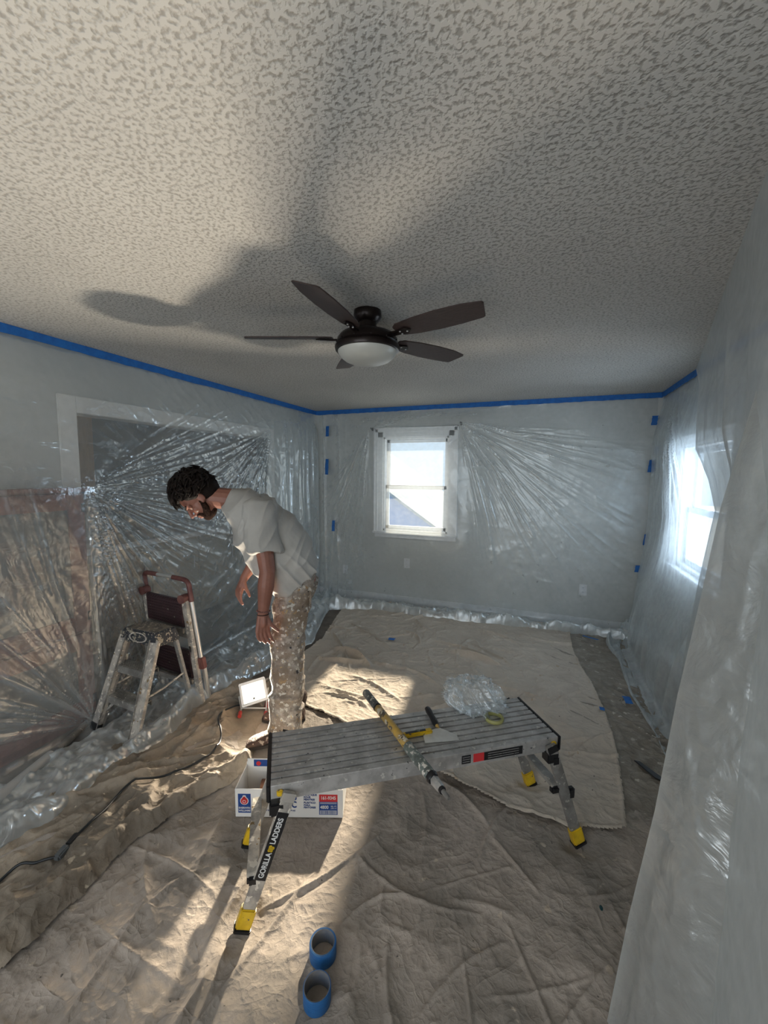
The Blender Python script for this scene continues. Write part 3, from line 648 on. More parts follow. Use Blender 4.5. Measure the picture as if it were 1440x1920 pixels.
# underlay
X, Y = np.meshgrid(np.linspace(-2.45, .95, 700), np.linspace(-.2, 2.32, 520), indexing='ij')
wx_, wy_ = X+.10*fbm(X*3, Y*3, 101), Y+.10*fbm(X*3, Y*3, 102)
Z = .016*ridged(wx_*2.6, wy_*2.6, 103, 3, 2) + .012*ridged(wx_*5+.6*wy_, wy_*5-.6*wx_, 105, 2, 6)*(.35+vnoise(X*2, Y*2, 9)) + .006*ridged(wx_*11-wy_*3, wy_*11+wx_*3, 106, 2, 5)
Z = Z+rand_creases(X, Y, 60, -1.4, .7, .5, 2.1, .45, .016, .008, 5)
lf = 1-sstep(X+.35*Y, -1.2, -.9)
Z = Z+lf*rand_creases(X, Y, 16, -2.2, -1.1, .5, 1.8, .9, .045, .030, 8, math.radians(62), .25)
for c_ in ((-.95, 1.02, -.93, .55, .035, .022, .02), (-.60, 1.62, -.95, 1.08, .022, .012, .05), (-.98, 1.62, -1.02, .95, .03, .016, -.03), (-.45, 1.35, .1, 1.75, .012, .01, 0), (-.3, 1.5, -.05, .7, .012, .008, .05),
           (-.1, 1.5, .25, .9, .014, .01, 0), (-.8, 1.35, -.9, .7, .02, .012, 0)):
    Z = np.maximum(Z, crease(X, Y, *c_)+Z*.5)
front_z = flatten(X, Y, Z, .005)
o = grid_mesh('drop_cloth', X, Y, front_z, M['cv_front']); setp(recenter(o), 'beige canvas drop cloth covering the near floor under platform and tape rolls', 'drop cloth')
# right, stained cloth
X, Y = np.meshgrid(np.linspace(.0, 1.06, 170), np.linspace(1.75, 4.70, 420), indexing='ij')
Z = .010*ridged(X*4+.3*Y, Y*4, 111, 3, 2)+.006*ridged(X*14, Y*14, 112, 3, 2)+rand_creases(X, Y, 30, .3, 1.0, 2, 4.6, .5, .02, .012, 15)
edge = .30+.0*Y
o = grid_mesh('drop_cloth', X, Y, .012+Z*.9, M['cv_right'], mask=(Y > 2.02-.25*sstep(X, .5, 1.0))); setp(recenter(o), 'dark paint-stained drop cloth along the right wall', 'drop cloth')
# back, pale cloth with a curved hem
X, Y = np.meshgrid(np.linspace(-2.15, .50, 430), np.linspace(1.85, 4.66, 450), indexing='ij')
wx_, wy_ = X+.12*fbm(X*2.5, Y*2.5, 121), Y+.12*fbm(X*2.5, Y*2.5, 122)
hemx = .43+.05*np.sin((Y-2)*2.2)-.05*sstep(Y, 3.2, 4.4)
hemy = np.interp(X, [-2.2, -1.3, -.39, -.1, .2, .5], [2.42, 2.30, 2.02, 1.93, 1.93, 2.03])
lx = np.interp(Y, [1.8, 2.3, 2.8, 3.4, 4.2, 4.7], [-1.7, -1.95, -1.95, -1.95, -2.15, -2.15])
mask = (X < hemx) & (Y > hemy) & (X > lx)
Z = .020*ridged(wx_*2.2, wy_*2.4, 123, 3, 2)+.018*ridged(wx_*5+wy_, wy_*6-wx_, 125, 2, 5)+.008*ridged(wx_*12-wy_*3, wy_*12+wx_*3, 127, 2, 5)
Z = Z+rand_creases(X, Y, 46, -2.0, .2, 2.3, 4.6, .6, .026, .013, 25)
for c_ in ((-1.75, 3.2, -1.25, 3.0, .07, .03, .12), (-1.8, 3.0, -1.3, 3.1, .05, .02, -.1), (-1.95, 3.6, -1.4, 2.9, .035, .016, .03), (-1.9, 3.9, -1.2, 3.4, .03, .015, 0), (-.75, 3.55, -.25, 3.45, .06, .03, .05), (-.9, 3.75, -.3, 3.55, .04, .02, 0),
           (-.6, 4.2, -.1, 3.9, .035, .018, .1), (-1.6, 2.6, -.9, 2.95, .022, .012, 0), (-.9, 2.4, -.2, 2.9, .022, .014, .08), (-.3, 2.6, .2, 3.5, .02, .014, 0)):
    Z = np.maximum(Z, crease(X, Y, *c_)+Z*.4)
hem = np.exp(-((X-hemx+.012)/.008)**2)+np.exp(-((Y-hemy-.015)/.010)**2)
Z = Z+.008*np.minimum(hem, 1)
back_z = flatten(X, Y, Z, .018)
o = grid_mesh('drop_cloth', X, Y, back_z, M['cv_back'], mask=mask); setp(recenter(o), 'pale canvas drop cloth with white hem covering the far half of floor', 'drop cloth')
# left, heavily crumpled cloth
X, Y = np.meshgrid(np.linspace(-2.35, -1.30, 230), np.linspace(.30, 2.45, 430), indexing='ij')
wx_, wy_ = X+.15*fbm(X*4, Y*4, 131), Y+.15*fbm(X*4, Y*4, 132)
rx = np.interp(Y, [.3, .70, 1.0, 1.16, 1.44, 1.70, 2.0, 2.45], [-1.52, -1.60, -1.58, -1.60, -1.52, -1.42, -1.62, -1.80])
lx = np.interp(Y, [.3, .95, 1.1, 1.35, 1.7, 2.45], [-2.06, -2.06, -2.15, -2.27, -2.24, -2.14])
rx = rx+.10*(fbm(X*3, Y*4, 138)-.45)+.05*(fbm(X*9, Y*11, 139)-.45); mask = (X < rx) & (X > lx)
Z = .060*ridged(wx_*3.2, wy_*3.0, 133, 3, 2)+.022*ridged(wx_*8, wy_*7, 135, 2, 4)+.004*ridged(wx_*22, wy_*22, 136, 2, 3)
Z = Z+.045*np.exp(-((X-rx+.055)/.040)**2)*(.7+.3*vnoise(Y*4, Y*0, 7))+rand_creases(X, Y, 26, -2.2, -1.5, .5, 2.3, .5, .05, .022, 35, math.radians(70), .7)
m_ = sstep(np.minimum(rx-X, .5), 0, .05); Z = Z*(.25+.75*m_)
lampm = sstep(np.hypot(X+1.74, Y-2.13), .10, .22)*sstep(np.hypot(X+1.60, Y-1.93), .12, .22)*sstep(np.hypot(X+1.46, Y-2.02), .14, .24); Z = .012+Z*lampm
left_grid = (X[:, 0].copy(), Y[0].copy(), np.where(mask, Z, .015))
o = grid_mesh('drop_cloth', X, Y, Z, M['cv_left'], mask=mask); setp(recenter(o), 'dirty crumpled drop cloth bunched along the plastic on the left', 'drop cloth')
def left_height(x, y):
    gx, gy, gz = left_grid; i = int(np.clip(np.searchsorted(gx, x), 1, len(gx)-2)); j = int(np.clip(np.searchsorted(gy, y), 1, len(gy)-2))
    return float(gz[i-1:i+2, j-1:j+2].max())
# ------------------------------------------------------------------ ceiling fan
FC = Vector((-.84, 1.94, 0)); BZ = 2.31
fan = empty('ceiling_fan', (FC.x, FC.y, H), 'dark bronze five-blade ceiling fan with frosted glass bowl light', 'ceiling fan')
Fm = Matrix.Translation(FC)
MB().lathe([(0, H), (.068, H), (.070, 2.415), (.063, 2.398), (.05, 2.385), (0, 2.385)], Fm, 40).build('ceiling_canopy', M['dark_bronze'], fan, smooth=True)
MB().lathe([(.045, 2.40), (.045, 2.345), (.10, 2.338), (.135, 2.325), (.150, 2.305), (.152, 2.285), (.14, 2.27), (0, 2.27)], Fm, 48).build('motor_housing', M['dark_bronze'], fan, smooth=True)
rg = MB().lathe([(.135, 2.275), (.160, 2.272), (.163, 2.262), (.158, 2.248), (.147, 2.246), (.13, 2.262)], Fm, 48, closed=True).build('light_ring', M['dark_bronze'], fan, smooth=True)
for k in range(12):
    a = k*PI/6; MB().ellipsoid((FC.x+.153*math.cos(a), FC.y+.153*math.sin(a), 2.288), (.004, .004, .004), n=6, m=4).build('screw', M['dark_bronze'], rg)
MB().lathe([(.149, 2.256), (.146, 2.240), (.134, 2.220), (.112, 2.203), (.08, 2.191), (.04, 2.185), (.001, 2.183)], Fm, 48).build('glass_bowl', M['bowl'], fan, smooth=True)
pt = math.tan(math.radians(13))
for k in range(5):
    ph = math.radians(-16.2+72*k); er = Vector((math.cos(ph), math.sin(ph), 0)); et = Vector((-math.sin(ph), math.cos(ph), 0))
    def P(r, t, z=0): return FC+er*r+et*t+Vector((0, 0, BZ-t*pt+z))
    out = [(.175, -.030), (.20, -.048), (.30, -.062), (.42, -.068), (.54, -.064), (.625, -.048), (.632, -.038), (.605, .045), (.596, .052), (.50, .060), (.38, .062), (.27, .055), (.20, .042), (.175, .028)]
    mb = MB(); n = len(out); mb.add([P(r, t, 0) for r, t in out]+[P(r, t, .006) for r, t in out], [tuple(range(n)), tuple(range(2*n-1, n-1, -1))]+[(i, n+i, n+(i+1) % n, (i+1) % n) for i in range(n)])
    # grain runs along the blade: give each blade its own rotated object space
    me_o = mb.build('blade', M['bronze_wood'], fan, bevel=.0012)
    R = Matrix.Rotation(ph, 4, 'Z'); me_o.data.transform(R.inverted()); me_o.rotation_euler = (0, 0, ph)
    mb = MB(); mb.add([P(.10, -.018, -.002), P(.18, -.014, -.003), P(.235, -.024, -.003), P(.262, 0, -.003), P(.235, .024, -.003), P(.18, .014, -.003), P(.10, .018, -.002),
                       P(.10, -.018, -.012), P(.18, -.014, -.012), P(.235, -.024, -.009), P(.262, 0, -.008), P(.235, .024, -.009), P(.18, .014, -.012), P(.10, .018, -.012)],
                      [(0, 1, 2, 3, 4, 5, 6), (13, 12, 11, 10, 9, 8, 7)]+[(i, 7+i, 7+(i+1) % 7, (i+1) % 7) for i in range(7)])
    br = mb.build('blade_bracket', M['dark_bronze'], fan, bevel=.002)
    for r, t in ((.205, -.010), (.205, .010), (.24, 0)): MB().ellipsoid(P(r, t, -.012), (.005, .005, .003), n=8, m=4).build('screw', M['alu'], br)

# ------------------------------------------------------------------ work platform
u = Vector((.817, .576, 0)).normalized(); v = Vector((-u.y, u.x, 0)); up = Vector((0, 0, 1)); B0 = Vector((-.879, 1.14, 0)); BL, BW, BH = 1.22, .32, .505
def bp_(a, b, z): return B0+u*a+v*b+up*z
bench = empty('work_platform', B0+u*BL/2+v*BW/2, 'aluminium folding work platform with ribbed deck and yellow feet, across middle', 'work platform')
Mb = frame(B0, u, z=up)
nr = 9; prof = []
w = BW/nr
for k in range(nr):   # ribbed extrusion: broad ribs between narrow grooves
    prof += [(k*w+.004, BH-.007), (k*w+.0052, BH), ((k+1)*w-.0052, BH), ((k+1)*w-.004, BH-.007)]
prof = [(0, BH-.06), (0, BH-.002), (.002, BH)] + prof[2:-2] + [(BW-.002, BH), (BW, BH-.002), (BW, BH-.06), (BW-.004, BH-.06), (BW-.004, BH-.012), (.004, BH-.012), (.004, BH-.06)]
n = len(prof)
mb = MB(); mb.add([bp_(a, y, z) for a in (.008, BL-.008) for y, z in prof], [(i, (i+1) % n, n+(i+1) % n, n+i) for i in range(n)])
deck = mb.build('deck', M['alu'], bench)
# narrow darker strip lies at the bottom of each groove
for k in range(1, nr): MB().box((BL/2, k*w, BH-.0068), (BL-.02, .0078, .001), Mb).build('groove_strip', M['aludark'], deck)
for a, nm in ((0, 0), (BL, 1)):
    MB().box((a, BW/2, BH-.031), (.016, BW+.006, .066), Mb).build('end_cap', M['blackclean'], bench, bevel=.004)
for a, b_, s in ((.04, -.004, 1), (BL-.03, -.004, 1), (.04, BW+.004, 1), (BL-.03, BW+.004, 1)):
    MB().box((a, b_, BH-.028), (.022, .014, .024), Mb).build('lock_button', M['yellow'], bench, bevel=.004)
feet = [((.075, -.016), (-.937, 1.048)), ((BL-.055, -.016), (.22, 1.871)), ((.075, BW+.016), (-1.136, 1.324)), ((BL-.055, BW+.016), (.012, 2.156))]
ltop = []
for k, ((a, b_), (fx, fy)) in enumerate(feet):
    t = bp_(a, b_, BH-.022); f = Vector((fx, fy, .010)); out = Vector((0, 0, 0))-v if b_ < 0 else v
    zz = out
    leg = MB().beam(f+(t-f)*.10, t, .046, .022, up=zz).build('leg', M['aludark'] if k != 0 else M['alusplat'], bench, bevel=.003)
    c = MB(); d = (t-f).normalized()
    c.beam(f+d*.008, f+(t-f)*.165, .054, .034, up=zz).build('foot_cap', M['yellow'], leg, bevel=.004)
    MB().beam(f+d*.0, f+d*.016, .060, .042, up=zz).build('foot_pad', M['blackclean'], leg, bevel=.003)
    MB().box((0, 0, 0), (.055, .05, .05), frame(bp_(a+(-.045 if a < .5 else .01), b_*.3+(0 if b_ < 0 else BW*.7), BH-.075), u, z=up)).build('hinge_bracket', M['blackclean'], leg, bevel=.006)
    MB().box((0, 0, 0), (.048, .004, .030), frame(t+zz*.013-d*.012, d.cross(zz), z=d)).build('leg_cap', M['alubright'] if k == 0 else M['blackclean'], leg, bevel=.001)
    ltop.append((t, f, zz, leg))
for i, j, zi, zj in ((0, 2, .20, .20), (1, 3, .30, .30)):
    ti, fi = ltop[i][0], ltop[i][1]; tj, fj = ltop[j][0], ltop[j][1]
    p = fi.lerp(ti, zi/.48)-u*.032; q = fj.lerp(tj, zj/.48)-u*.032
    cr = MB().beam(p, q, .040, .020, up=up, ext=.004).build('cross_rung', M['alusplat'] if i == 0 else M['aludark'], bench, bevel=.002)
    MB().box((0, 0, 0), (.04, .030, .035), frame(p+v*.002-up*.022, u, z=up)).build('bracket', M['blackclean'], cr, bevel=.008)
    p2 = fi.lerp(ti, .52); side = u*(-.03 if i == 0 else .03)
    if i == 1: MB().box((0, 0, 0), (.035, .028, .05), frame(p2+side, u, z=up)).build('release_latch', M['blackclean'], bench, bevel=.008)
# black lettered label on the near left leg
t, f, zz, leg = ltop[0]; d = (t-f).normalized(); s = d.cross(zz).normalized()
lab0 = f+(t-f)*.40+zz*.0118; lab1 = f+(t-f)*.90
Ml = frame(f+zz*.0122, d, z=zz)
LL = (t-f).length
lb = MB().box((LL*.622, 0, 0), (LL*.49, .040, .0012), Ml).build('leg_label', M['blackclean'], bench)
text('GORILLA', Ml @ Matrix.Translation((LL*.395, 0, .0008)), .0275, M['white_print'], lb, bold=.0006, sx=.82)
text('LADDERS', Ml @ Matrix.Translation((LL*.640, 0, .0008)), .0275, M['white_print'], lb, bold=.0006, sx=.82)
ey = MB()
for x, y, r in ((0, 0, .009), (.008, .004, .006), (-.007, .005, .0055), (.004, -.007, .006), (-.008, -.005, .005)): ey.lathe([(r, 0), (r, .0012), (0, .0012)], Ml @ Matrix.Translation((LL*.606+x*.85, y*.85, .0004)), 10)
ey.build('yellow_emblem', M['yellow'], lb)
# stickers on the near side of the deck
Ms = frame(bp_(0, -.0006, BH-.03), u, z=-v); Ms = Ms if Ms.col[1][2] > 0 else frame(bp_(0, -.0006, BH-.03), u, z=-v)
for x0, x1, mm, nm in ((.76, .80, 'black', 'sticker'), (.812, .86, 'redprint', 'red_sticker'), (.86, 1.04, 'blackclean', 'sticker')):
    st = MB().box(((x0+x1)/2, 0, 0), (x1-x0, .036, .0012), Ms).build(nm, M[mm], bench)
    if mm != 'redprint':
        for r in range(3): MB().box(((x0+x1)/2, .010-.010*r, .0008), ((x1-x0)*.8, .002, .0006), Ms).build('fine_print', M['alu'], st)
st = MB().box((0, 0, 0), (.026, .030, .0012), frame(ltop[1][1].lerp(ltop[1][0], .86)+ltop[1][2]*.0122, u, z=ltop[1][2])).build('yellow_black_sticker', M['blackclean'], bench)

# extension pole lying across the deck
pz = BH+.0245; pa = Vector((-.790, 1.818, pz)); pb = Vector((-.252, 1.298, pz)); pd = (pb-pa).normalized(); PL_ = (pb-pa).length
M['polegrey'] = mat('spattered_grey_tube', (.22, .22, .20), .4, .2, c2=(.07, .07, .07), scale=20, spots=[((.55, .52, .45), 55, .60)], bump=.2, bscale=80)
M['poleyellow'] = mat('spattered_ochre_tube', (.58, .36, .07), .4, c2=(.42, .28, .10), scale=25, spots=[((.10, .08, .06), 35, .58), ((.62, .55, .42), 30, .62)], bump=.15, bscale=80)
M['poledark'] = mat('paint_crusted_grip', (.09, .10, .09), .5, c2=(.20, .24, .22), scale=30, spots=[((.62, .58, .52), 60, .57)], bump=.3, bscale=80)
pole = empty('extension_pole', (pa+pb)/2, 'paint-spattered yellow extension pole lying diagonally across the platform', 'pole')
def seg(nm, a, b_, r0, r1, mm, n_=16): return MB().tube([pa+pd*a*PL_, pa+pd*(a+.004)*PL_, pa+pd*(b_-.004)*PL_, pa+pd*b_*PL_], [r0*.9, r0, r1, r1*.9], n_).build(nm, M[mm], pole, smooth=True)
seg('outer_tube', 0, .19, .019, .019, 'polegrey'); seg('ring', .19, .20, .0212, .0212, 'blackclean'); seg('yellow_tube', .20, .60, .018, .018, 'poleyellow')
seg('grip', .60, .84, .022, .022, 'poledark'); seg('collar', .84, .87, .0235, .022, 'blackclean', 8)
seg('locking_nut', .87, .935, .018, .0155, 'alu', 6); seg('threaded_tip', .935, 1.0, .0085, .0075, 'aludark', 10)
seg('cone', .925, .95, .012, .014, 'blackclean')

# broad putty knife
kn = empty('putty_knife', (-.40, 1.70, BH), 'broad putty knife with steel blade and black handle, on platform', 'putty knife')
h0 = Vector((-.468, 1.812, BH+.018)); h1 = Vector((-.392, 1.702, BH+.012)); kd = (h1-h0).normalized(); ks = up.cross(kd)
hd = MB(); rings = []
for q, (tt, a, b_) in enumerate([(0, .006, .005), (.04, .013, .011), (.2, .015, .013), (.45, .0125, .011), (.7, .014, .012), (.85, .015, .012), (.97, .012, .010), (1, .009, .008)]):
    rings.append([h0.lerp(h1, tt)+ks*a*math.cos(k*PI/6)+up*b_*math.sin(k*PI/6) for k in range(12)])
hd.loft(rings).build('handle', M['black'], kn, smooth=True)
MB().tube([h1, h1+kd*.014], [.009, .006], 10).build('collar', M['poleyellow'], kn, smooth=True)
e0, e1 = Vector((-.413, 1.578, BH+.0025)), Vector((-.283, 1.650, BH+.0025)); nk = h1+kd*.012
bw = [nk-ks*-.008, nk+ks*-.008]
pts = [nk+ks*.008, nk.lerp(e1, .25)+Vector((.024, .010, 0)), nk.lerp(e1, .6)+Vector((.024, .016, 0)), e1, e0, nk.lerp(e0, .6)+Vector((-.030, -.004, 0)), nk.lerp(e0, .25)+Vector((-.030, -.004, 0)), nk-ks*.008]
pts = [Vector((p.x, p.y, BH+.0075 if i in (0, 7) else BH+.0035)) for i, p in enumerate(pts)]
n = len(pts); MB().add(pts+[p+up*.0016 for p in pts], [tuple(range(n-1, -1, -1)), tuple(range(n, 2*n))]+[(i, (i+1) % n, n+(i+1) % n, n+i) for i in range(n)]).build('steel_blade', M['alubright'] if False else mat('dull_steel', (.78, .78, .76), .4, .3, c2=(.62, .62, .60), scale=12), kn)
# yellow snap-off cutter behind the pole
ya, yb2 = Vector((-.515, 1.580, BH+.010)), Vector((-.405, 1.662, BH+.010)); yd = (yb2-ya).normalized()
yt = empty('utility_knife', (ya+yb2)/2-up*.01, 'yellow utility knife on platform between pole and putty knife', 'utility knife')
MB().beam(ya, yb2, .026, .018).build('body', M['yellow'], yt, bevel=.005)
MB().beam(ya+yd*.015+up*.0095, yb2-yd*.03+up*.0095, .012, .002).build('slide_channel', M['blackclean'], yt)
MB().beam(ya+yd*.06+up*.012, ya+yd*.08+up*.012, .012, .006).build('slider', M['poledark'], yt, bevel=.002)

# crumpled clear bag, yellow tape roll
M['bag'] = plastic('crumpled_clear_bag', base=.20, edge=.5, rough=.12, gloss=.5, bump=.6, bs=14, blotch=.05, gather=0)
def bagmesh(c, R, seed, n=80):
    th, ph = np.meshgrid(np.linspace(0, 2*PI, n*2), np.linspace(.02, PI-.02, n), indexing='ij')
    sx, sy, sz = np.sin(ph)*np.cos(th), np.sin(ph)*np.sin(th), np.cos(ph)
    k = .76+.75*(ridged(sx*2.6+sz*1.4+7, sy*2.6-sz+5, seed, 4, 2)-.3)+.2*(vnoise(sx*2+9, sy*2+sz*2+9, seed+8)-.5)
    X = c[0]+R[0]*k*sx; Y = c[1]+R[1]*k*sy; Z = np.maximum(c[2]+R[2]*k*sz, c[3]); return X, Y, Z
o = grid_mesh('plastic_bag', *bagmesh((-.262, 1.925, BH+.060, BH+.002), (.150, .110, .088), 201), M['bag']); setp(recenter(o), 'crumpled clear plastic bag on the back of the platform', 'plastic bag')
M['yelfilm'] = mat('yellow_tape', (.36, .35, .13), .4)
MB()
o = MB().lathe([(.034, 0), (.042, 0), (.044, .004), (.044, .012), (.042, .015), (.034, .015)], Matrix.Translation((-.160, 1.862, BH+.001)), 32, closed=True).build('tape_roll', M['yelfilm'], None, smooth=True); setp(recenter(o), 'yellowish tape roll lying flat on platform beside the crumpled bag', 'tape roll')

# ------------------------------------------------------------------ printed carton
bu = Vector((.935, .354, 0)).normalized(); bv = Vector((-bu.y, bu.x, 0)); X0 = Vector((-1.292, 1.427, .010)); bl, bd, bh = .51, .17, .142; tk = .004
bx_ = empty('carton', X0+bu*bl/2+bv*bd/2, 'open white printed carton with blue lettering on floor under the platform', 'box')
def bm_(a, b_, z): return X0+bu*a+bv*b_+up*z
Mx = frame(X0, bu, z=up)
for nm, c, s in (('front_panel', (bl/2, tk/2, bh/2), (bl, tk, bh)), ('back_panel', (bl/2, bd-tk/2, bh/2+.006), (bl, tk, bh+.012)), ('side_panel', (tk/2, bd/2, bh/2), (tk, bd-2*tk, bh)), ('side_panel', (bl-tk/2, bd/2, bh/2), (tk, bd-2*tk, bh)), ('bottom_panel', (bl/2, bd/2, .003), (bl-2*tk, bd-2*tk, .004))):
    MB().box(c, s, Mx).build(nm, M['cardboard'] if nm != 'bottom_panel' else M['brown'], bx_, bevel=.001)
# torn perforated rim
mb = MB()
for k in range(60):
    a = .17+k*(bl-.19)/60; mb.box((a, tk/2, bh+.001), (.003, tk*.9, .004+.004*random.random()), Mx)
mb.build('torn_rim', M['cardboard'], bx_)
# what is inside: three brown rolls
for k, (a, b_, z, r, L_) in enumerate([(.10, .055, .040, .033, .30), (.12, .115, .040, .033, .33), (.10, .085, .092, .028, .26)]):
    o = MB().tube([bm_(a, b_, z), bm_(a+L_, b_, z)], r, 18).build('film_roll', M['brown'], None, smooth=True); setp(recenter(o), ('brown cored roll in carton, nearest its printed front', 'brown cored roll in carton, nearest its back', 'brown cored roll in carton, on top of two others')[k], 'roll', 'rolls in the carton')
Mf = frame(X0-bv*.0006, bu, z=-bv)
def fr(a0, a1, z0, z1, mm, nm, par=bx_, d=0): return MB().box(((a0+a1)/2, (z0+z1)/2, d), (a1-a0, z1-z0, .0008), Mf).build(nm, M[mm], par)
def ft(s, a, z, size, mm, par=bx_, al='LEFT', bold=0, sx=1): return text(s, Mf @ Matrix.Translation((a, z, .0009)), size, M[mm], par, align=al, bold=bold, sx=sx, ext=.0003)
lg = fr(.014, .074, .022, .118, 'blueprint', 'blue_logo_panel')
rd = MB(); Ml2 = Mf @ Matrix.Translation((.044, .083, .0006))
rd.lathe([(.020, 0), (.020, .0006), (0, .0006)], Ml2, 24); rd.prism([(-.012, .012), (.012, .012), (.006, .028), (-.006, .028)], 0, .0006, Ml2); rd.build('white_emblem_outline', M['white_print'], lg)
rd = MB(); Ml3 = Mf @ Matrix.Translation((.044, .083, .0013)); rd.lathe([(.0165, 0), (.0165, .0006), (0, .0006)], Ml3, 24); rd.prism([(-.009, .010), (.009, .010), (.004, .022), (-.004, .022)], 0, .0006, Ml3); rd.build('red_emblem', M['redprint'], lg)
rd = MB(); Ml4 = Mf @ Matrix.Translation((.044, .080, .0020)); rd.lathe([(.006, 0), (.008, 0), (.008, .0005), (.006, .0005)], Ml4, 16, closed=True); rd.build('emblem_ring', M['white_print'], lg)
ft('SHERWIN', .044, .047, .0125, 'white_print', lg, 'CENTER', .0003); ft('WILLIAMS', .044, .033, .0125, 'white_print', lg, 'CENTER', .0003)
ft("PAINTER'S", .292, .104, .044, 'blueprint', al='RIGHT', bold=.0012, sx=.80); ft('PLASTIC', .292, .065, .044, 'blueprint', al='RIGHT', bold=.0012, sx=.80)
ft('9 ft. x 400 ft. x .31 mil (2.74 m)', .285, .036, .011, 'blueprint', al='RIGHT', bold=.0002)
for k, s_ in enumerate(('PLASTIQUE', 'POUR', 'PEINTRES')): ft(s_, .325, .116-.012*k, .0125, 'blueprint', bold=.0003)
for k, s_ in enumerate(('PLÁSTICO', 'PARA', 'PINTORES')): ft(s_, .325, .076-.012*k, .0125, 'blueprint', bold=.0003)
sp = fr(.398, .485, .082, .118, 'redprint', 'red_panel'); ft('161-9345', .4415, .101, .0235, 'white_print', sp, 'CENTER', .0004, .80)
sp = fr(.398, .485, .016, .082, 'blueprint', 'blue_panel'); ft('4800', .403, .054, .023, 'white_print', sp, 'LEFT', .0005, .85); ft('SQ. FT.', .453, .059, .0095, 'white_print', sp); ft('(446 m²)', .453, .049, .0080, 'white_print', sp)
for k, zz_ in enumerate((.077, .072)): fr(.402, .481, zz_, zz_+.0016, 'white_print', 'print_line', sp, .0006)
bc = fr(.402, .481, .019, .038, 'white_print', 'barcode_field', sp, .0006); mb = MB(); a = .405
while a < .478: ww = random.choice((.0007, .0012, .002)); mb.box((a+ww/2, .0285, .0012), (ww, .017, .0006), Mf); a += ww+random.choice((.0008, .0014))
o = mb.build('barcode', M['blueprint'], bc); 
# printed back flap leaning up, with a logo on its inner face
fl_ = MB().box((.17, bd-.004, bh+.008), (.33, .003, .045), Mx).build('printed_flap', M['cardboard'], bx_)
Mk = frame(bm_(0, bd-.0062, 0), bu, z=-bv)
k1 = MB().box((.075, bh+.008, 0), (.075, .036, .0008), Mk).build('blue_logo_panel', M['blueprint'], fl_)
MB().lathe([(.012, 0), (.012, .0008), (0, .0008)], Mk @ Matrix.Translation((.062, bh+.006, .0004)), 16).build('red_emblem', M['redprint'], k1)

# ------------------------------------------------------------------ two tape rolls in front
def roll(x, y, r0, r1, h, label, z=.008):
    r = empty('tape_roll', (x, y, z), label, 'tape roll'); T_ = Matrix.Translation((x, y, z))
    MB().lathe([(r0+.002, 0), (r1-.001, 0), (r1, .002), (r1, h-.002), (r1-.001, h), (r0+.002, h)], T_, 56, closed=True).build('tape', M['tapeside'], r, smooth=True)
    MB().lathe([(r0, .0005), (r0+.0022, .0005), (r0+.0022, h-.0005), (r0, h-.0005)], T_, 56, closed=True).build('core', M['core'], r, smooth=True)
M['tapeside'] = mat('blue_tape_roll', (.012, .095, .28), .55, c2=(.02, .13, .34), scale=30, stretch=(1, 1, 12), bump=.1, bscale=120)
M['core'] = mat('card_core', (.20, .19, .185), .8, c2=(.12, .14, .18), scale=20)
roll(-.628, 1.088, .0375, .0455, .050, 'blue tape roll standing on drop cloth, the fuller one farther away')
roll(-.585, .975, .0385, .0430, .052, 'nearly empty blue tape roll on drop cloth, nearest the camera')

# ------------------------------------------------------------------ small step stool with a paint-crusted cap
fp = [Vector((-2.58, 1.635, .012)), Vector((-2.20, 1.600, .012)), Vector((-2.18, 2.035, .012)), Vector((-2.62, 2.06, .012))]
zc = .625; cp = [Vector((-2.515, 1.80, zc)), Vector((-2.225, 1.805, zc)), Vector((-2.205, 1.945, zc)), Vector((-2.50, 1.955, zc))]
st = empty('step_stool', (-2.39, 1.84, 0), 'old aluminium step stool with paint-crusted black cap, in front of folded ladder', 'step stool')
cc = sum(cp, Vector())/4
mb = MB(); lo = [cc+(p-cc)*1.16-up*.085 for p in cp]; hi = [cc+(p-cc)*.98 for p in cp]
mb.add(lo+hi, [(3, 2, 1, 0), (4, 5, 6, 7), (0, 1, 5, 4), (1, 2, 6, 5), (2, 3, 7, 6), (3, 0, 4, 7)]); cap = mb.build('cap', M['capspat'], st, bevel=.008, seg=3)
mb = MB(); q = [cc+(p-cc)*.86+up*.0015 for p in cp]; mb.add([p-up*.002 for p in q]+q, [(3, 2, 1, 0), (4, 5, 6, 7), (0, 1, 5, 4), (1, 2, 6, 5), (2, 3, 7, 6), (3, 0, 4, 7)]); mb.build('tread_pad', mat('paint_crusted_pad', (.12, .11, .10), .7, c2=(.23, .20, .16), scale=20, spots=[((.38, .33, .26), 50, .58)], bump=.4, bscale=60), cap)
fe = (cp[1]-cp[0]).normalized(); fn = fe.cross(up)*1.0; fn = Vector((fe.y, -fe.x, 0))
slope = ((lo[0]+lo[1])/2-(hi[0]+hi[1])/2).normalized(); nrm = fe.cross(slope); nrm = nrm if nrm.y < 0 else -nrm
Me = frame((lo[0]+lo[1]+hi[0]+hi[1])/4+nrm*.001, fe, z=nrm)
MB().lathe([(.026, 0), (.031, 0), (.031, .003), (.026, .003)], Me @ Matrix.Diagonal((2.5, 1, 1, 1)), 40, closed=True).build('oval_emblem', M['alusplat'], cap)
rl = []
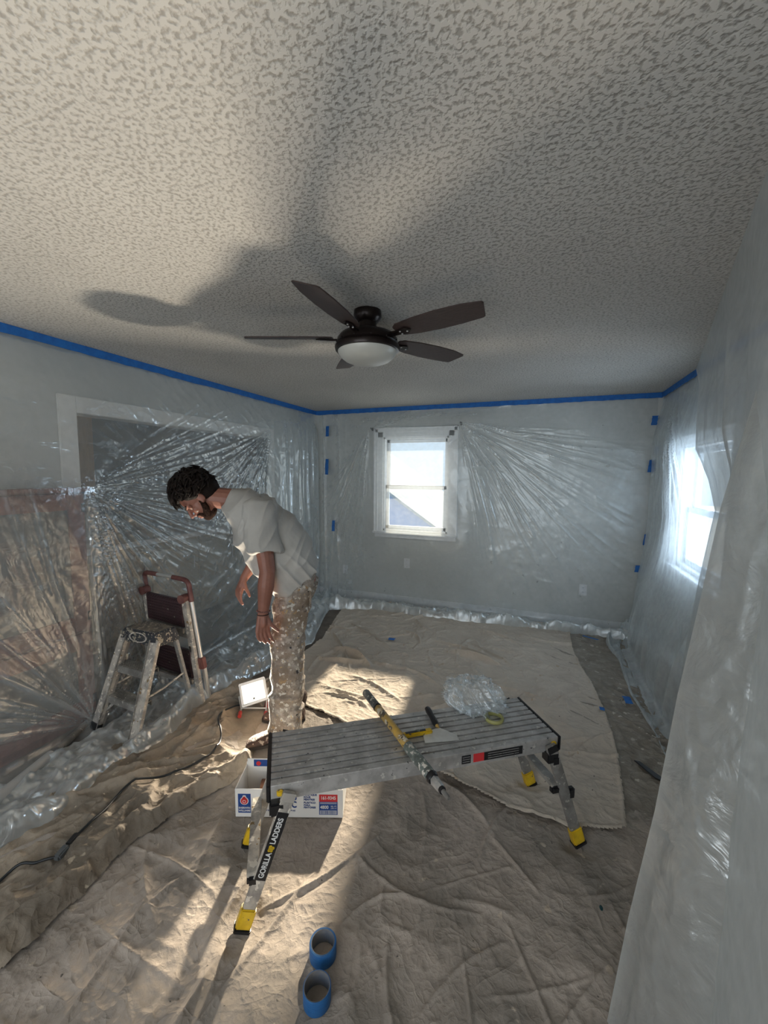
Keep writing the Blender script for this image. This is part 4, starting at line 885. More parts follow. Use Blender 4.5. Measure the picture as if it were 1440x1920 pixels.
for k in (0, 1):
    top = lo[k].lerp(lo[1-k], .10)+Vector((0, .02, .035)); f = fp[k]; d = (top-f).normalized(); up2 = Vector((0, -1, .35))
    leg = MB().beam(f, top, .066, .024, up=up2).build('leg', M['alusplat'], st, bevel=.002)
    MB().beam(f+Vector((.03 if k == 0 else -.03, .004, 0)), top+Vector((.03 if k == 0 else -.03, .004, 0)), .004, .05, up=up2).build('flange', M['aludark'], leg)
    MB().beam(f-d*.004, f+d*.04, .072, .034, up=up2).build('foot_pad', M['blackclean'], leg, bevel=.004)
    rl.append((f, top))
rr = []
for k in (2, 3):
    top = lo[k].lerp(lo[5-k], .12)+Vector((0, -.02, .035)); f = fp[k]
    leg = MB().beam(f, top, .032, .020, up=(0, 1, .3)).build('rear_leg', M['aludark'], st, bevel=.002)
    MB().beam(f, f+(top-f).normalized()*.03, .038, .028, up=(0, 1, .3)).build('foot_pad', M['blackclean'], leg, bevel=.003); rr.append((f, top))
for h in (.36, .68):
    a, b_ = rl[0][0].lerp(rl[0][1], h), rl[1][0].lerp(rl[1][1], h); e = (b_-a).normalized()
    c = a.lerp(b_, .5)+Vector((0, .035, 0)); Ms_ = frame(c, e, z=up); W_ = (b_-a).length-.02
    s_ = MB().box((0, 0, 0), (W_, .085, .006), Ms_).box((0, -.040, -.022), (W_, .005, .045), Ms_).box((0, .040, -.015), (W_, .005, .03), Ms_).build('step', M['aludark'], st, bevel=.001)
    for k in range(7): MB().box((0, -.033+.011*k, .004), (W_-.01, .004, .0025), Ms_).build('tread_rib', M['aludark'], s_)
for h in (.38, .86):
    a, b_ = rr[0][0].lerp(rr[0][1], h), rr[1][0].lerp(rr[1][1], h); MB().beam(a, b_, .03, .008, up=(0, 1, 0)).build('rear_brace', M['aludark'], st)
for k in (0, 1):
    a = rl[k][0].lerp(rl[k][1], .42); b_ = rr[1-k][0].lerp(rr[1-k][1], .50); m_ = a.lerp(b_, .5)+up*(-.012)
    MB().tube([a, m_, b_], .0065, 8).build('spreader_bar', M['alusplat'], st, smooth=True)
for k in (0, 1):   # short brace from the lowest step to the leg
    a = rl[k][0].lerp(rl[k][1], .33)+Vector((.09 if k == 0 else -.09, .03, 0)); b_ = rl[k][0].lerp(rl[k][1], .13)
    MB().beam(a, b_, .018, .004, up=(0, -1, .3)).build('step_brace', M['aludark'], st)

# ------------------------------------------------------------------ folded handrail ladder leaning behind it
La, Ra = Vector((-2.585, 2.155, .012)), Vector((-2.115, 2.10, .012)); ln = Vector((-.15, -.02, 1))
def lp(a, h, o_=0): return La.lerp(Ra, a)+ln*h+Vector((.05, -.99, 0))*o_
fo = empty('folded_ladder', (-2.35, 2.13, 0), 'folded step ladder with maroon and silver handrail, leaning behind the step stool', 'ladder')
for a in (.03, .95):
    leg = MB().beam(lp(a, 0, .03), lp(a, .75, .03), .026, .045, up=(1, 0, 0)).build('side_rail', M['alusplat'], fo, bevel=.003)
    MB().beam(lp(a, .40, .054), lp(a, .44, .054), .010, .004, up=(0, -1, 0)).build('slot', M['blackclean'], leg)
    MB().beam(lp(a, .0, .03), lp(a, .03, .03), .034, .052, up=(1, 0, 0)).build('foot_pad', M['blackclean'], leg, bevel=.004)
    MB().tube([lp(a, .765, .005), lp(a, .765, .062)], .030, 20).build('hinge_hub', M['maroon'], leg, smooth=True)
for a in (.0, 1.0):
    MB().beam(lp(a, 0, -.02), lp(a, .27, -.02), .022, .03, up=(1, 0, 0)).build('rear_rail', M['alubright'], fo, bevel=.003)
hb = MB().tube([lp(1.03, .30, 0), lp(1.03, .76, 0)], .0135, 14).build('handrail_tube', M['alubright'], fo, smooth=True)
MB().tube([lp(-.02, .30, 0), lp(-.02, .76, 0)], .0135, 14).build('handrail_tube', M['alubright'], fo, smooth=True)
def arc(c0, c1, c2, n=6): return [c0*(1-t)**2+c1*2*t*(1-t)+c2*t*t for t in [k/n for k in range(n+1)]]
for a0, s in ((1.03, 1), (-.02, -1)):
    pts = [lp(a0, .74, 0)]+arc(lp(a0, .845, 0), lp(a0, .885, 0), lp(a0-s*.10, .888, 0))+[lp(a0-s*.34, .890, 0)]
    MB().tube(pts, .0165, 14).build('handle_grip', M['maroon'], fo, smooth=True)
MB().tube([lp(.30, .890, 0), lp(.71, .890, 0)], .0125, 14).build('handle_bar', M['alubright'], fo, smooth=True)
for a in (1.03, -.02): MB().beam(lp(a, .27, 0), lp(a, .35, 0), .042, .046, up=(1, 0, 0)).build('collar', M['maroon'], fo, bevel=.006)
M['darkstep'] = mat('dark_maroon_step', (.035, .018, .022), .5, c2=(.06, .03, .035), scale=12, spots=[((.30, .28, .22), 20, .70)], bump=.15)
for h0, h1 in ((.56, .755), (.20, .40)):
    c = lp(.49, (h0+h1)/2, .035); Mz = frame(c, Ra-La, z=ln)
    sp_ = MB().box((0, 0, 0), (.40, .03, h1-h0), Mz).build('folded_step', M['darkstep'], fo, bevel=.006)
    for k in range(9): MB().box((0, -.017, -(h1-h0)*.42+(h1-h0)*.105*k), (.36, .005, .006), Mz).build('tread_rib', M['darkstep'], sp_)
    MB().box((0, -.014, -(h1-h0)/2-.02), (.41, .02, .035), Mz).build('step_edge', M['aludark'], sp_, bevel=.003)
MB().beam(lp(.05, .50, .03), lp(.93, .50, .03), .03, .02, up=(0, -1, 0)).build('cross_bar', M['aludark'], fo)

# ------------------------------------------------------------------ floodlight on a red-footed stand
LC = Vector((-1.775, 2.165, .150)); ln_ = Vector((.44, -.66, .55)).normalized(); R_ = Vector((.934, .358, 0)); lx_ = (R_+Vector((0, 0, .40))); lx_ = (lx_-ln_*lx_.dot(ln_)).normalized()
Mq = frame(LC, lx_, z=ln_)
fl = empty('work_light', (LC.x, LC.y, 0), "lit white work floodlight on small red-footed stand, at the man's feet", 'work light')
hsg = MB(); hsg.box((0, 0, -.016), (.172, .152, .024), Mq); hsg.box((0, 0, -.034), (.13, .11, .020), Mq); hs_ = hsg.build('housing', M['lampgrey'], fl, bevel=.008)
mb = MB()
for c, s in (((0, .069, .002), (.172, .014, .012)), ((0, -.069, .002), (.172, .014, .012)), ((.079, 0, .002), (.014, .124, .012)), ((-.079, 0, .002), (.014, .124, .012))): mb.box(c, s, Mq)
mb.build('bezel', M['white'], hs_, bevel=.003)
M['lit'] = emis('lit_led_panel', (1, .96, .86), 7.0)
MB().box((0, 0, -.0008), (.06, .045, .002), Mq).build('led_panel', M['lit'], hs_)
M['reflector'] = emis('bright_reflector', (1, .97, .84), .9)
for k in range(4):
    a = k*PI/2; w1, w2 = (.072, .060) if k % 2 == 0 else (.060, .072)
    c1, c2 = (.030, .0225) if k % 2 == 0 else (.0225, .030)
    Rz = Mq @ Matrix.Rotation(a, 4, 'Z'); MB().add([Rz @ Vector(p) for p in ((c1, -c2, -.003), (w1, -w2, .003), (w1, w2, .003), (c1, c2, -.003))], [(0, 1, 2, 3)]).build('reflector', M['reflector'], hs_)
for k in range(6): MB().box((-.05+.02*k, 0, -.050), (.004, .09, .016), Mq).build('cooling_fin', M['lampgrey'], hs_)
pv0, pv1 = LC-lx_*.096-ln_*.014, LC+lx_*.096-ln_*.014
g0 = Vector((LC.x-.075, LC.y-.04, .030)); g1 = Vector((LC.x+.085, LC.y+.02, .030))
MB().tube([pv0, g0+up*.01, g1+up*.01, pv1], .006, 10).build('stand', M['lampgrey'], fl, smooth=True)
ax = Vector((.55, -.83, 0)).normalized()
for g in (g0, g1):
    MB().tube([g-ax*.075, g+ax*.075], .006, 8).build('foot_bar', M['lampgrey'], fl, smooth=True)
    for s in (-1, 1): MB().tube([g+ax*s*.035, g+ax*s*.085], .0125, 12).build('red_foot_grip', M['red'], fl, smooth=True)
lamp('work_light_beam', 'AREA', tuple(LC+ln_*.012), tuple(ln_), 33, (1, .87, .69), shape='RECTANGLE', size=.11, size_y=.09, spread=2.15)

# cable with a connector --------------------------------------------
cpts = [(-1.80, 2.20, .12), (-1.84, 2.21, .05), (-1.90, 2.14, 0), (-1.905, 1.98, 0), (-1.76, 1.84, 0), (-1.705, 1.70, 0), (-1.775, 1.52, 0), (-1.90, 1.36, 0), (-1.86, 1.18, 0), (-1.845, 1.06, 0)]
def spline(P, n=8):
    out = []; P = [Vector(p) for p in P]
    for i in range(len(P)-1):
        p0, p1, p2, p3 = P[max(i-1, 0)], P[i], P[i+1], P[min(i+2, len(P)-1)]
        for k in range(n):
            t = k/n; out.append(.5*((2*p1)+(p2-p0)*t+(2*p0-5*p1+4*p2-p3)*t*t+(3*p1-p0-3*p2+p3)*t**3))
    return out+[P[-1]]
def drape(pts, lift=.007):
    z = [max(p[2], left_height(p[0], p[1])+lift) for p in pts]
    for _ in range(3): z = [max(z[i], (z[max(i-1, 0)]+z[i]+z[min(i+1, len(z)-1)])/3) for i in range(len(z))]
    return [Vector((p[0]*(1-.35*z[i]/1.64), p[1]*(1-.35*z[i]/1.64), z[i])) for i, p in enumerate(pts)]
cb1 = drape(spline(cpts)); cb2 = drape(spline([(-1.82, .975, 0), (-1.87, .93, 0), (-1.93, .89, 0), (-1.93, .82, 0), (-1.88, .70, 0), (-1.95, .5, 0)]))
cbl = empty('power_cable', cb1[-1], 'long black power cable with inline connector snaking over the left drop cloth', 'cable')
MB().tube(cb1, .0055, 10).build('lamp_cord', M['cord'], cbl, smooth=True); MB().tube(cb2, .0055, 10).build('extension_cord', M['cord'], cbl, smooth=True)
ca, cb_ = cb1[-1], cb2[0]; cdn = (cb_-ca).normalized(); cL = (cb_-ca).length
mb = MB(); mb.beam(ca-cdn*.01, ca+cdn*cL*.5, .026, .022); mb.build('plug', M['rubber'], cbl, bevel=.005)
MB().beam(ca+cdn*cL*.5, cb_+cdn*.012, .030, .026).build('socket', mat('grey_rubber', (.10, .11, .115), .5), cbl, bevel=.006)

# bits lying on the floor ---------------------------------------------
tape_bit((.636, 3.21, .045), (1, .2, 0), (-.1, 1, 0), .05, .10, 'blue tape piece lying on the dark drop cloth at the right')
tape_bit((-1.285, 3.58, .050), (1, .1, 0), (0, 1, 0), .06, .05, 'crumpled blue tape piece on the pale drop cloth near back wall')
tape_bit((.515, 4.35, .045), (.9, -.4, 0), (.4, .9, 0), .14, .02, 'thin blue tape strip on the dark drop cloth near back wall')
tape_bit((.45, 3.02, .045), (1, 0, 0), (0, 1, 0), .03, .04, 'tiny blue tape scrap at edge of the pale drop cloth')
o = MB().prism([(-.09, -.012), (.05, -.022), (.085, -.004), (.07, .016), (-.07, .014)], 0, .006, Matrix.Translation((.615, 2.47, .032)) @ Matrix.Rotation(-.9, 4, 'Z')).build('paint_scrap', M['blackclean'], None, bevel=.002); setp(recenter(o), 'dark flat scrap lying on the stained drop cloth, right side', 'scrap')
for x, y, lb_ in ((.258, 1.63, 'upper dark green paint drip on the near drop cloth'), (.275, 1.595, 'lower dark green paint drip on the near drop cloth')):
    o = MB().ellipsoid((x, y, .016), (.007, .013, .003), n=12, m=6).build('paint_drip', mat('dark_green_paint', (.01, .05, .055), .2), None, smooth=True); setp(recenter(o), lb_, 'paint drip')
o = MB().prism([(-.022, -.008), (.022, -.006), (.024, .008), (-.02, .009)], 0, .004, Matrix.Translation((-1.455, 2.00, .014)) @ Matrix.Rotation(.3, 4, 'Z')).build('paint_chip', M['white'], None); setp(recenter(o), "white chip on drop cloth by the man's boot", 'chip')
# a cardboard tube under the film at far left
o = MB().tube([(-2.50, 1.34, .055), (-2.36, .95, .06)], .028, 18).build('cardboard_tube', mat('grey_card', (.42, .42, .41), .7), None, smooth=True); setp(recenter(o), 'pale tube lying under plastic at the bottom left corner', 'tube')
o = MB().tube([(-2.72, 1.80, .04), (-2.52, 1.38, .05)], .02, 12).build('dark_rod', M['aludark'], None, smooth=True); setp(recenter(o), 'dark rod under the plastic at the lower left', 'rod')
# ------------------------------------------------------------------ the painter
PA = Vector((-1.45, 2.05, 0)); pdv = Vector((-.83, -.55, 0)).normalized(); pnv = Vector((-pdv.y, pdv.x, 0))
def W_(s, o, z): return PA+pdv*s+pnv*o+up*z
man = empty('person', PA, 'bearded man in grey-white t-shirt and paint-spattered trousers, bending forward over the work light', 'person')
def cap(mb, p0, p1, r0, r1, n=14, m=5, flat=1.0, fa=None):
    """tapered capsule; flat<1 squeezes it along direction fa"""
    p0, p1 = Vector(p0), Vector(p1); t = (p1-p0).normalized(); a = (Vector(fa)-t*Vector(fa).dot(t)).normalized() if fa is not None else t.orthogonal().normalized(); b = t.cross(a)
    rings = []
    for i in range(m, 0, -1): ph = PI/2*i/m; rings.append((p0-t*r0*math.sin(ph), r0*max(math.cos(ph), .02)))
    rings.append((p0, r0)); rings.append((p0.lerp(p1, .5), (r0+r1)/2)); rings.append((p1, r1))
    for i in range(1, m+1): ph = PI/2*i/m; rings.append((p1+t*r1*math.sin(ph), r1*max(math.cos(ph), .02)))
    mb.loft([[c+(a*flat*math.cos(2*PI*k/n)+b*math.sin(2*PI*k/n))*r for k in range(n)] for c, r in rings])
def fuse(mb, name, m_, parent, voxel, smooth=4, disp=None):
    me = bpy.data.meshes.new(name); me.from_pydata([tuple(q) for q in mb.v], [], mb.f); me.update()
    bm = bmesh.new(); bm.from_mesh(me); bmesh.ops.recalc_face_normals(bm, faces=bm.faces); bm.to_mesh(me); bm.free()
    t_ = bpy.data.objects.new('tmp', me); COL.objects.link(t_)
    r = t_.modifiers.new('r', 'REMESH'); r.mode = 'VOXEL'; r.voxel_size = voxel
    if smooth: s = t_.modifiers.new('s', 'SMOOTH'); s.iterations = smooth; s.factor = .5
    dg = bpy.context.evaluated_depsgraph_get(); out = bpy.data.meshes.new_from_object(t_.evaluated_get(dg))
    bpy.data.objects.remove(t_); out.name = name
    if disp is not None:
        n = len(out.vertices); co = np.empty(n*3); no = np.empty(n*3)
        out.vertices.foreach_get('co', co); out.vertex_normals.foreach_get('vector', no)
        co = co.reshape(-1, 3); no = no.reshape(-1, 3); co = co+no*disp(co)[:, None]; out.vertices.foreach_set('co', co.ravel()); out.update()
    out.materials.clear()
    return link(name, out, m_, parent, True)
# head frame
hf = (pdv*.53+up*-.85).normalized(); hu = (pdv*.85+up*.53).normalized(); 
yawq = Quaternion(hu, math.radians(10)); hf = yawq @ hf      # face turned a little towards the viewer
hl = hu.cross(hf)
HC = W_(.455, 0, 1.494)
def Hd(f, l, z): return HC+hf*f+hl*l+hu*z
HM = Matrix(((hf.x, hl.x, hu.x, HC.x), (hf.y, hl.y, hu.y, HC.y), (hf.z, hl.z, hu.z, HC.z), (0, 0, 0, 1)))
body = MB()
body.ellipsoid((-.012, 0, .030), (.098, .076, .090), HM, 24, 16)
body.ellipsoid((.025, 0, -.035), (.062, .060, .080), HM, 20, 14)
body.ellipsoid((.040, 0, -.085), (.046, .048, .036), HM, 16, 12)
cap(body, Hd(.060, -.012, -.100), Hd(.060, .012, -.100), .018, .018)
for s in (-1, 1):
    cap(body, Hd(.020, .050*s, -.035), Hd(.045, .030*s, -.092), .018, .016)           # jaw line
    body.ellipsoid((.060, .036*s, -.030), (.022, .020, .020), HM, 12, 8)                # cheek
    cap(body, Hd(.084, .012*s, .018), Hd(.066, .048*s, .014), .011, .010)               # brow
    body.ellipsoid((-.006, .077*s, -.018), (.020, .008, .031), HM, 14, 10)              # ear
    body.ellipsoid((.004, .078*s, -.040), (.010, .007, .012), HM, 10, 8)
    body.ellipsoid((.094, .012*s, -.040), (.010, .008, .008), HM, 10, 8)                # nostril wing
cap(body, Hd(.084, 0, .012), Hd(.110, 0, -.030), .009, .011)                           # nose
cap(body, Hd(.082, -.020, -.062), Hd(.082, .020, -.062), .008, .008)
cap(body, Hd(.090, -.008, -.060), Hd(.090, .008, -.060), .0075, .0075)
cap(body, Hd(.086, -.012, -.073), Hd(.086, .012, -.073), .0085, .0085)
cap(body, W_(.225, 0, 1.475), Hd(-.030, 0, -.040), .066, .060)                         # neck
cap(body, W_(.16, 0, 1.42), W_(.01, 0, 1.20), .115, .13, flat=.72, fa=tuple(W_(.3, 0, 1.2)-W_(0, 0, 1.4)))
cap(body, W_(-.02, 0, 1.15), W_(-.09, 0, .98), .12, .12)
cap(body, W_(.115, -.14, 1.40), W_(.115, .14, 1.40), .055, .055)
# arms
def hand(wr, mid, finger_dirs, thumb, side, curl, spread, pd_, size=1.0):
    """wr wrist, mid knuckle centre; side = unit across the palm (towards the little finger)"""
    wr, mid = Vector(wr), Vector(mid); fd = (mid-wr).normalized(); side = (side-fd*side.dot(fd)).normalized(); nn = pd_.normalized()
    cap(body, wr, wr.lerp(mid, .5), .027, .030, flat=.62, fa=nn)
    for q in (-1.5, -.5, .5, 1.5):
        cap(body, wr+side*q*.011, mid+side*q*.019, .015, .0125, n=10)
    for q, L_ in ((-1.5, .072), (-.5, .080), (.5, .074), (1.5, .058)):
        b0 = mid+side*q*.020; d0 = (fd+side*q*.09*spread).normalized(); L_ *= size; cu = curl*(1+.12*q)
        p = b0
        for j, (fr_, an) in enumerate(((.45, .35), (.32, .8), (.26, 1.15))):
            d1 = (d0*math.cos(cu*an)+nn*math.sin(cu*an)).normalized(); p2 = p+d1*L_*fr_
            cap(body, p, p2, .0093-.0009*j, .0086-.0010*j, n=10, m=3); p = p2
    t0 = wr+fd*.025-side*.022; t1 = t0+thumb[0]*.038; t2 = t1+thumb[1]*.030; t3 = t2+thumb[2]*.024
    cap(body, t0, t1, .016, .0115, n=10); cap(body, t1, t2, .0112, .0098, n=10); cap(body, t2, t3, .0098, .0082, n=10)
SL = W_(.110, .175, 1.425); EL = W_(.068, .235, 1.105); WL = W_(.096, .235, .862)
cap(body, SL, SL.lerp(EL, .5), .058, .050); cap(body, SL.lerp(EL, .5), EL, .050, .043)
cap(body, EL, EL.lerp(WL, .35), .042, .045); cap(body, EL.lerp(WL, .35), WL, .045, .027)
body.ellipsoid(tuple(SL.lerp(EL, .45)+pdv*.012), (.045, .045, .09), None, 14, 10)
hand(WL, W_(.098, .250, .775), None, [(pnv*.3-pdv*.55-up*.8).normalized(), (-pdv*.8-up*.75+pnv*.2).normalized(), (-pdv*.75-up*.6+pnv*.3).normalized()], (pdv*.95+pnv*.35), .55, 1.2, (-pnv*.45-pdv*.85), 1.0)
SR = W_(.125, -.165, 1.42); ER = W_(.115, -.225, 1.150); WR2 = W_(.240, -.18, .965)
cap(body, SR, ER, .056, .043); cap(body, ER, ER.lerp(WR2, .35), .042, .043); cap(body, ER.lerp(WR2, .35), WR2, .043, .026)
hand(WR2, W_(.270, -.165, .885), None, [(pdv*-.35-up*.9+pnv*.35).normalized(), (-pdv*.5-up*.95+pnv*.1).normalized(), (-pdv*.3-up*.95).normalized()], (pdv*.55-pnv*.9), .75, 1.0, (-pdv*.9+pnv*.15), 1.0)
bd = fuse(body, 'body', M['skin'], man, .0034, 3)
# eyes, brows
for s in (-1, 1):
    e = MB().ellipsoid((.068, .031*s, -.004), (.0110, .0110, .0110), HM, 14, 10).build('eye', M['eyewhite'], man, smooth=True)
    MB().ellipsoid((.0705, .031*s, -.0065), (.0095, .006, .006), HM, 12, 8).build('iris', M['hair'], e, smooth=True)
    b_ = MB(); cap(b_, Hd(.069, .031*s-.014, .0025), Hd(.069, .031*s+.014, .0015), .0115, .0105, n=10); b_.build('eyelid', M['skin'], e, smooth=True)
    b_ = MB(); cap(b_, Hd(.094, .014*s, .018), Hd(.078, .046*s, .022), .0055, .0035, n=8); b_.build('eyebrow', M['hair'], man, smooth=True)
# beard: shell round the jaw, chin and upper lip
bb = MB()
cap(bb, Hd(.064, -.018, -.100), Hd(.064, .018, -.100), .023, .023)
for s in (-1, 1):
    cap(bb, Hd(.008, .060*s, -.030), Hd(.030, .052*s, -.072), .013, .018); cap(bb, Hd(.030, .052*s, -.072), Hd(.060, .026*s, -.098), .018, .021)
    cap(bb, Hd(.086, .002*s, -.050), Hd(.074, .030*s, -.062), .0085, .009)
    cap(bb, Hd(.074, .030*s, -.062), Hd(.066, .030*s, -.088), .010, .014)
bb.ellipsoid((.036, 0, -.108), (.036, .040, .020), HM, 16, 10)
fuse(bb, 'beard', M['beard'], man, .004, 1, lambda c: .0022*(vnoise(c[:, 0]*260+c[:, 2]*90, c[:, 1]*260+c[:, 2]*170, 3)))
# hair: full wavy mop built of a displaced cap and many locks
hh = MB()
hh.ellipsoid((-.032, 0, .056), (.108, .092, .096), HM, 24, 16); hh.ellipsoid((-.058, 0, -.012), (.076, .084, .078), HM, 20, 14)
hh.ellipsoid((.045, .0, .098), (.060, .070, .038), HM, 16, 12)
for s in (-1, 1): cap(hh, Hd(.030, .070*s, .040), Hd(.0, .076*s, .010), .020, .018)
R9 = random.Random(4)
for k in range(900):
    th = R9.uniform(0, 2*PI); ph = R9.uniform(0, 1.95)
    d = Vector((math.sin(ph)*math.cos(th), math.sin(ph)*math.sin(th), math.cos(ph)))
    if d.z < .45 and d.x > .15: continue
    if d.z < -.1 and d.x > -.3: continue
    b0 = Vector((-.028, 0, .045))+Vector((d.x*.102, d.y*.088, d.z*.092)); Lk = R9.uniform(.045, .092)
    tang = Vector((R9.uniform(-.4, 1.0), d.y*.6+R9.uniform(-.6, .6), R9.uniform(-.4, .1)))
    tang = (tang-d*tang.dot(d)).normalized()
    pts = [HM @ b0]
    for j, c_ in ((1, .75), (2, .35), (3, -.25)):
        b0 = b0+(tang*.85+d*c_).normalized()*Lk/3; pts.append((HM @ b0)+up*-.003*j)
    hh2 = MB().tube(pts, [.008, .0085, .006, .0012], 6); hh.add(hh2.v, hh2.f)
hm = bpy.data.meshes.new('hair'); hm.from_pydata([tuple(q) for q in hh.v], [], hh.f); hm.update()
link('hair', hm, M['hair'], man, True)

# t-shirt -------------------------------------------------------------
back = [(-.228, 1.091), (-.205, 1.150), (-.168, 1.232), (-.074, 1.365), (.039, 1.473), (.135, 1.525), (.215, 1.545), (.262, 1.545)]
frnt = [(.028, .893), (.105, .985), (.160, 1.085), (.236, 1.212), (.272, 1.308), (.300, 1.360), (.312, 1.405), (.315, 1.425)]
half = [.195, .197, .200, .208, .212, .165, .105, .078]
sh = MB(); rings = []
for (bs, bz), (fs_, fz), hw in zip(back, frnt, half):
    c = W_((bs+fs_)/2, 0, (bz+fz)/2); e1 = (W_(fs_, 0, fz)-W_(bs, 0, bz))/2
    rings.append([c+e1*(abs(math.cos(a))**.85*(1 if math.cos(a) > 0 else -1))+pnv*hw*(abs(math.sin(a))**.8*(1 if math.sin(a) > 0 else -1)) for a in [2*PI*k/40 for k in range(40)]])
sh.loft(rings)
for Sx, Ex, sg in ((SL, EL, 1), (SR, ER, -1)):
    en = Sx.lerp(Ex, .68); ax_ = (en-Sx).normalized()
    rr_ = []
    for q, r in ((-.30, .03), (-.20, .070), (0, .088), (.35, .086), (.7, .088), (1.0, .090)):
        c = Sx+ax_*(en-Sx).length*q+pnv*(-.01*sg if q < .2 else 0); a1 = (pdv-ax_*pdv.dot(ax_)).normalized(); a2 = ax_.cross(a1)
        tilt = ax_*(.012 if q == 1.0 else 0)
        rr_.append([c+a1*r*1.02*math.cos(2*PI*k/24)+a2*r*.92*math.sin(2*PI*k/24)+tilt*math.cos(2*PI*k/24)*-1 for k in range(24)])
    sh.loft(rr_)
A3 = np.array(PA); D3 = np.array(pdv); N3 = np.array(pnv)
def shirt_disp(c):
    q = c-A3; s = q@D3; o = q@N3; z = q[:, 2]
    al = (z-s*.9)                                 # roughly along the back
    f = (1-np.abs(2*vnoise((s+.55*z)*9+2*vnoise(z*5, o*5, 7), z*2.2+o*2, 302)-1))**2*.011
    f += (1-np.abs(2*vnoise((z*.8-s*.9)*15, o*7+s*4, 304)-1))**3*.008*sstep(-z, -1.35, -1.0)
    f += (1-np.abs(2*vnoise(s*20+z*9, z*6+o*4, 306)-1))**3*.004
    return 2.2*f-.010
fuse(sh, 't_shirt', M['shirt'], man, .005, 3, shirt_disp)
# white band at the neck
cr_ = MB(); pts = []
c = W_(.290, 0, 1.478); e1 = (W_(.315, 0, 1.420)-W_(.262, 0, 1.547))/2
pts = [c+e1*1.02*math.cos(a)+pnv*.074*math.sin(a) for a in [2*PI*k/28 for k in range(29)]]
cr_.tube(pts, .0075, 8, caps=False).build('collar', M['shirt'], man, smooth=True)

# trousers ------------------------------------------------------------
tr = MB()
lb_ = [(-.205, 1.075), (-.190, .97), (-.174, .905), (-.155, .80), (-.143, .737), (-.125, .62), (-.118, .50), (-.113, .394), (-.103, .24), (-.100, .085)]
lf_ = [(.030, .97), (.045, .92), (.055, .82), (.062, .74), (.068, .66), (.074, .58), (.070, .50), (.062, .378), (.076, .24), (.078, .075)]
for side_, so in ((1, 0), (-1, -.035)):
    rings = []
    for i, ((bs, bz), (fs_, fz)) in enumerate(zip(lb_, lf_)):
        tz = i/(len(lb_)-1); oo = side_*(.085+.015*tz); hw = .098-.018*tz-.008*(1 if i > 6 else 0)
        wd = 1 if side_ > 0 else (1-.25*tz)
        cc_ = W_((bs+fs_)/2+so*tz, oo, (bz+fz)/2); e1 = (W_(fs_, 0, fz)-W_(bs, 0, bz))/2*wd*.97
        rings.append([cc_+e1*math.cos(a)+pnv*hw*math.sin(a) for a in [2*PI*k/28 for k in range(28)]])
    tr.loft(rings)
tr.ellipsoid(tuple(W_(-.085, 0, .965)), (.125, .150, .13), None, 20, 14)
def pant_disp(c):
    q = c-A3; s = q@D3; o = q@N3; z = q[:, 2]
    k = (1-sstep(z, .25, .6))
    f = (1-np.abs(2*vnoise(z*16+3*vnoise(s*6, o*6, 2), s*5+o*5, 312)-1))**2*(.005+.010*k)
    f += (1-np.abs(2*vnoise((s+z*.4)*14, z*3+o*4, 314)-1))**3*.007
    f += ridged(s*22+o*9, z*22, 315, 2, 2)*.002
    return 1.7*f-.007
trs = fuse(tr, 'trousers', M['pants'], man, .0065, 3, pant_disp)
pk = MB()   # seat pocket flap
pc = W_(-.165, .10, .93); MB().box((0, 0, 0), (.010, .11, .13), frame(pc, -pdv, z=up+pdv*-.2)).build('pocket', M['pants'], trs, bevel=.003)
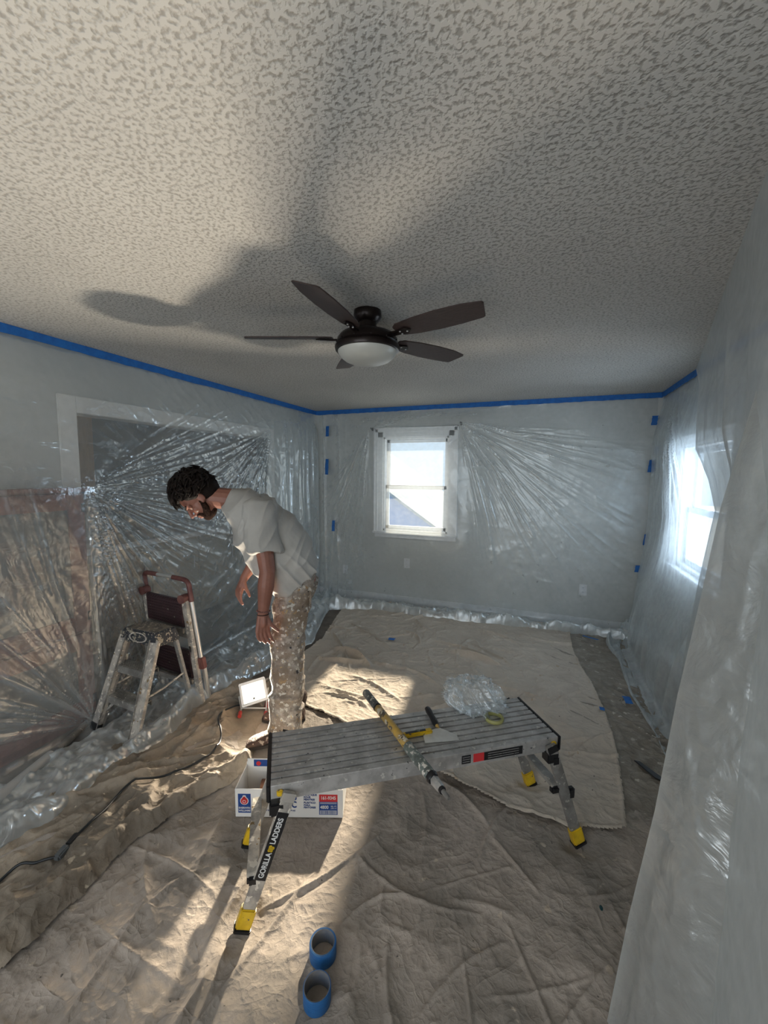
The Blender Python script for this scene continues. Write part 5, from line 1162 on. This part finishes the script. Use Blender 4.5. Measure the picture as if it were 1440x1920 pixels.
# boots ------------------------------------------------------------------
def boot(heel, toe, name):
    heel, toe = Vector(heel), Vector(toe); d = (toe-heel).normalized(); L_ = (toe-heel).length; sd = up.cross(d)
    def B(f, l, z): return heel+d*f*L_+sd*l+up*z
    mb = MB(); rings = []
    for f, w, z0, z1 in ((.0, .028, .022, .06), (.03, .036, .02, .11), (.12, .040, .02, .13), (.28, .040, .02, .12), (.42, .041, .02, .098), (.56, .046, .02, .080), (.70, .050, .02, .068), (.84, .048, .02, .060), (.94, .036, .02, .050), (1.0, .018, .024, .036)):
        rings.append([B(f, w*math.cos(a), (z0+z1)/2+(z1-z0)/2*math.sin(a)) for a in [2*PI*k/20 for k in range(20)]])
    mb.loft(rings); cap(mb, B(.17, 0, .10), B(.12, 0, .17), .047, .050)
    o = fuse(mb, name, M['boot'], man, .006, 2, lambda c: .004*ridged(c[:, 0]*30+c[:, 2]*12, c[:, 1]*30+c[:, 2]*20, 5, 2, 2))
    so_ = MB(); n = 24; pl = [(.5-.52*math.cos(2*PI*k/n), (.044 if math.cos(2*PI*k/n) < 0 else .052)*math.sin(2*PI*k/n)) for k in range(n)]
    so_.add([B(f, l, .002) for f, l in pl]+[B(f, l, .026) for f, l in pl], [tuple(range(n-1, -1, -1)), tuple(range(n, 2*n))]+[(k, (k+1) % n, n+(k+1) % n, n+k) for k in range(n)])
    so_.build('sole', M['sole'], o, bevel=.003)
    la = MB()
    for k in range(5):
        f = .34+.06*k; z = .112-.010*k; la.tube([B(f, -.024, z-.006), B(f, 0, z+.004), B(f+.02, .024, z-.006)], .0028, 6)
    la.build('laces', M['hair'], o, smooth=True)
boot(W_(-.085, .060, .006), W_(.215, .115, .006), 'boot'); boot(W_(-.13, -.105, .006), W_(.140, -.150, .006), 'boot')
# wristband of beads, tattoos
wb = MB()
for k in range(22):
    a = 2*PI*k/22; cc_ = WL+(EL-WL).normalized()*.020; wb.ellipsoid(tuple(cc_+pdv*.034*math.cos(a)+pnv*.031*math.sin(a)+up*.004*math.sin(a+1)), (.0045, .0045, .0045), n=8, m=5)
wb.build('bead_bracelet', M['maroon'], man, smooth=True)
wb = MB().tube([WL+(WL-EL).normalized()*-.002+pdv*.031*math.cos(a)+pnv*.029*math.sin(a) for a in [2*PI*k/20 for k in range(21)]], .0022, 6, caps=False); wb.build('cord_bracelet', M['hair'], man, smooth=True)
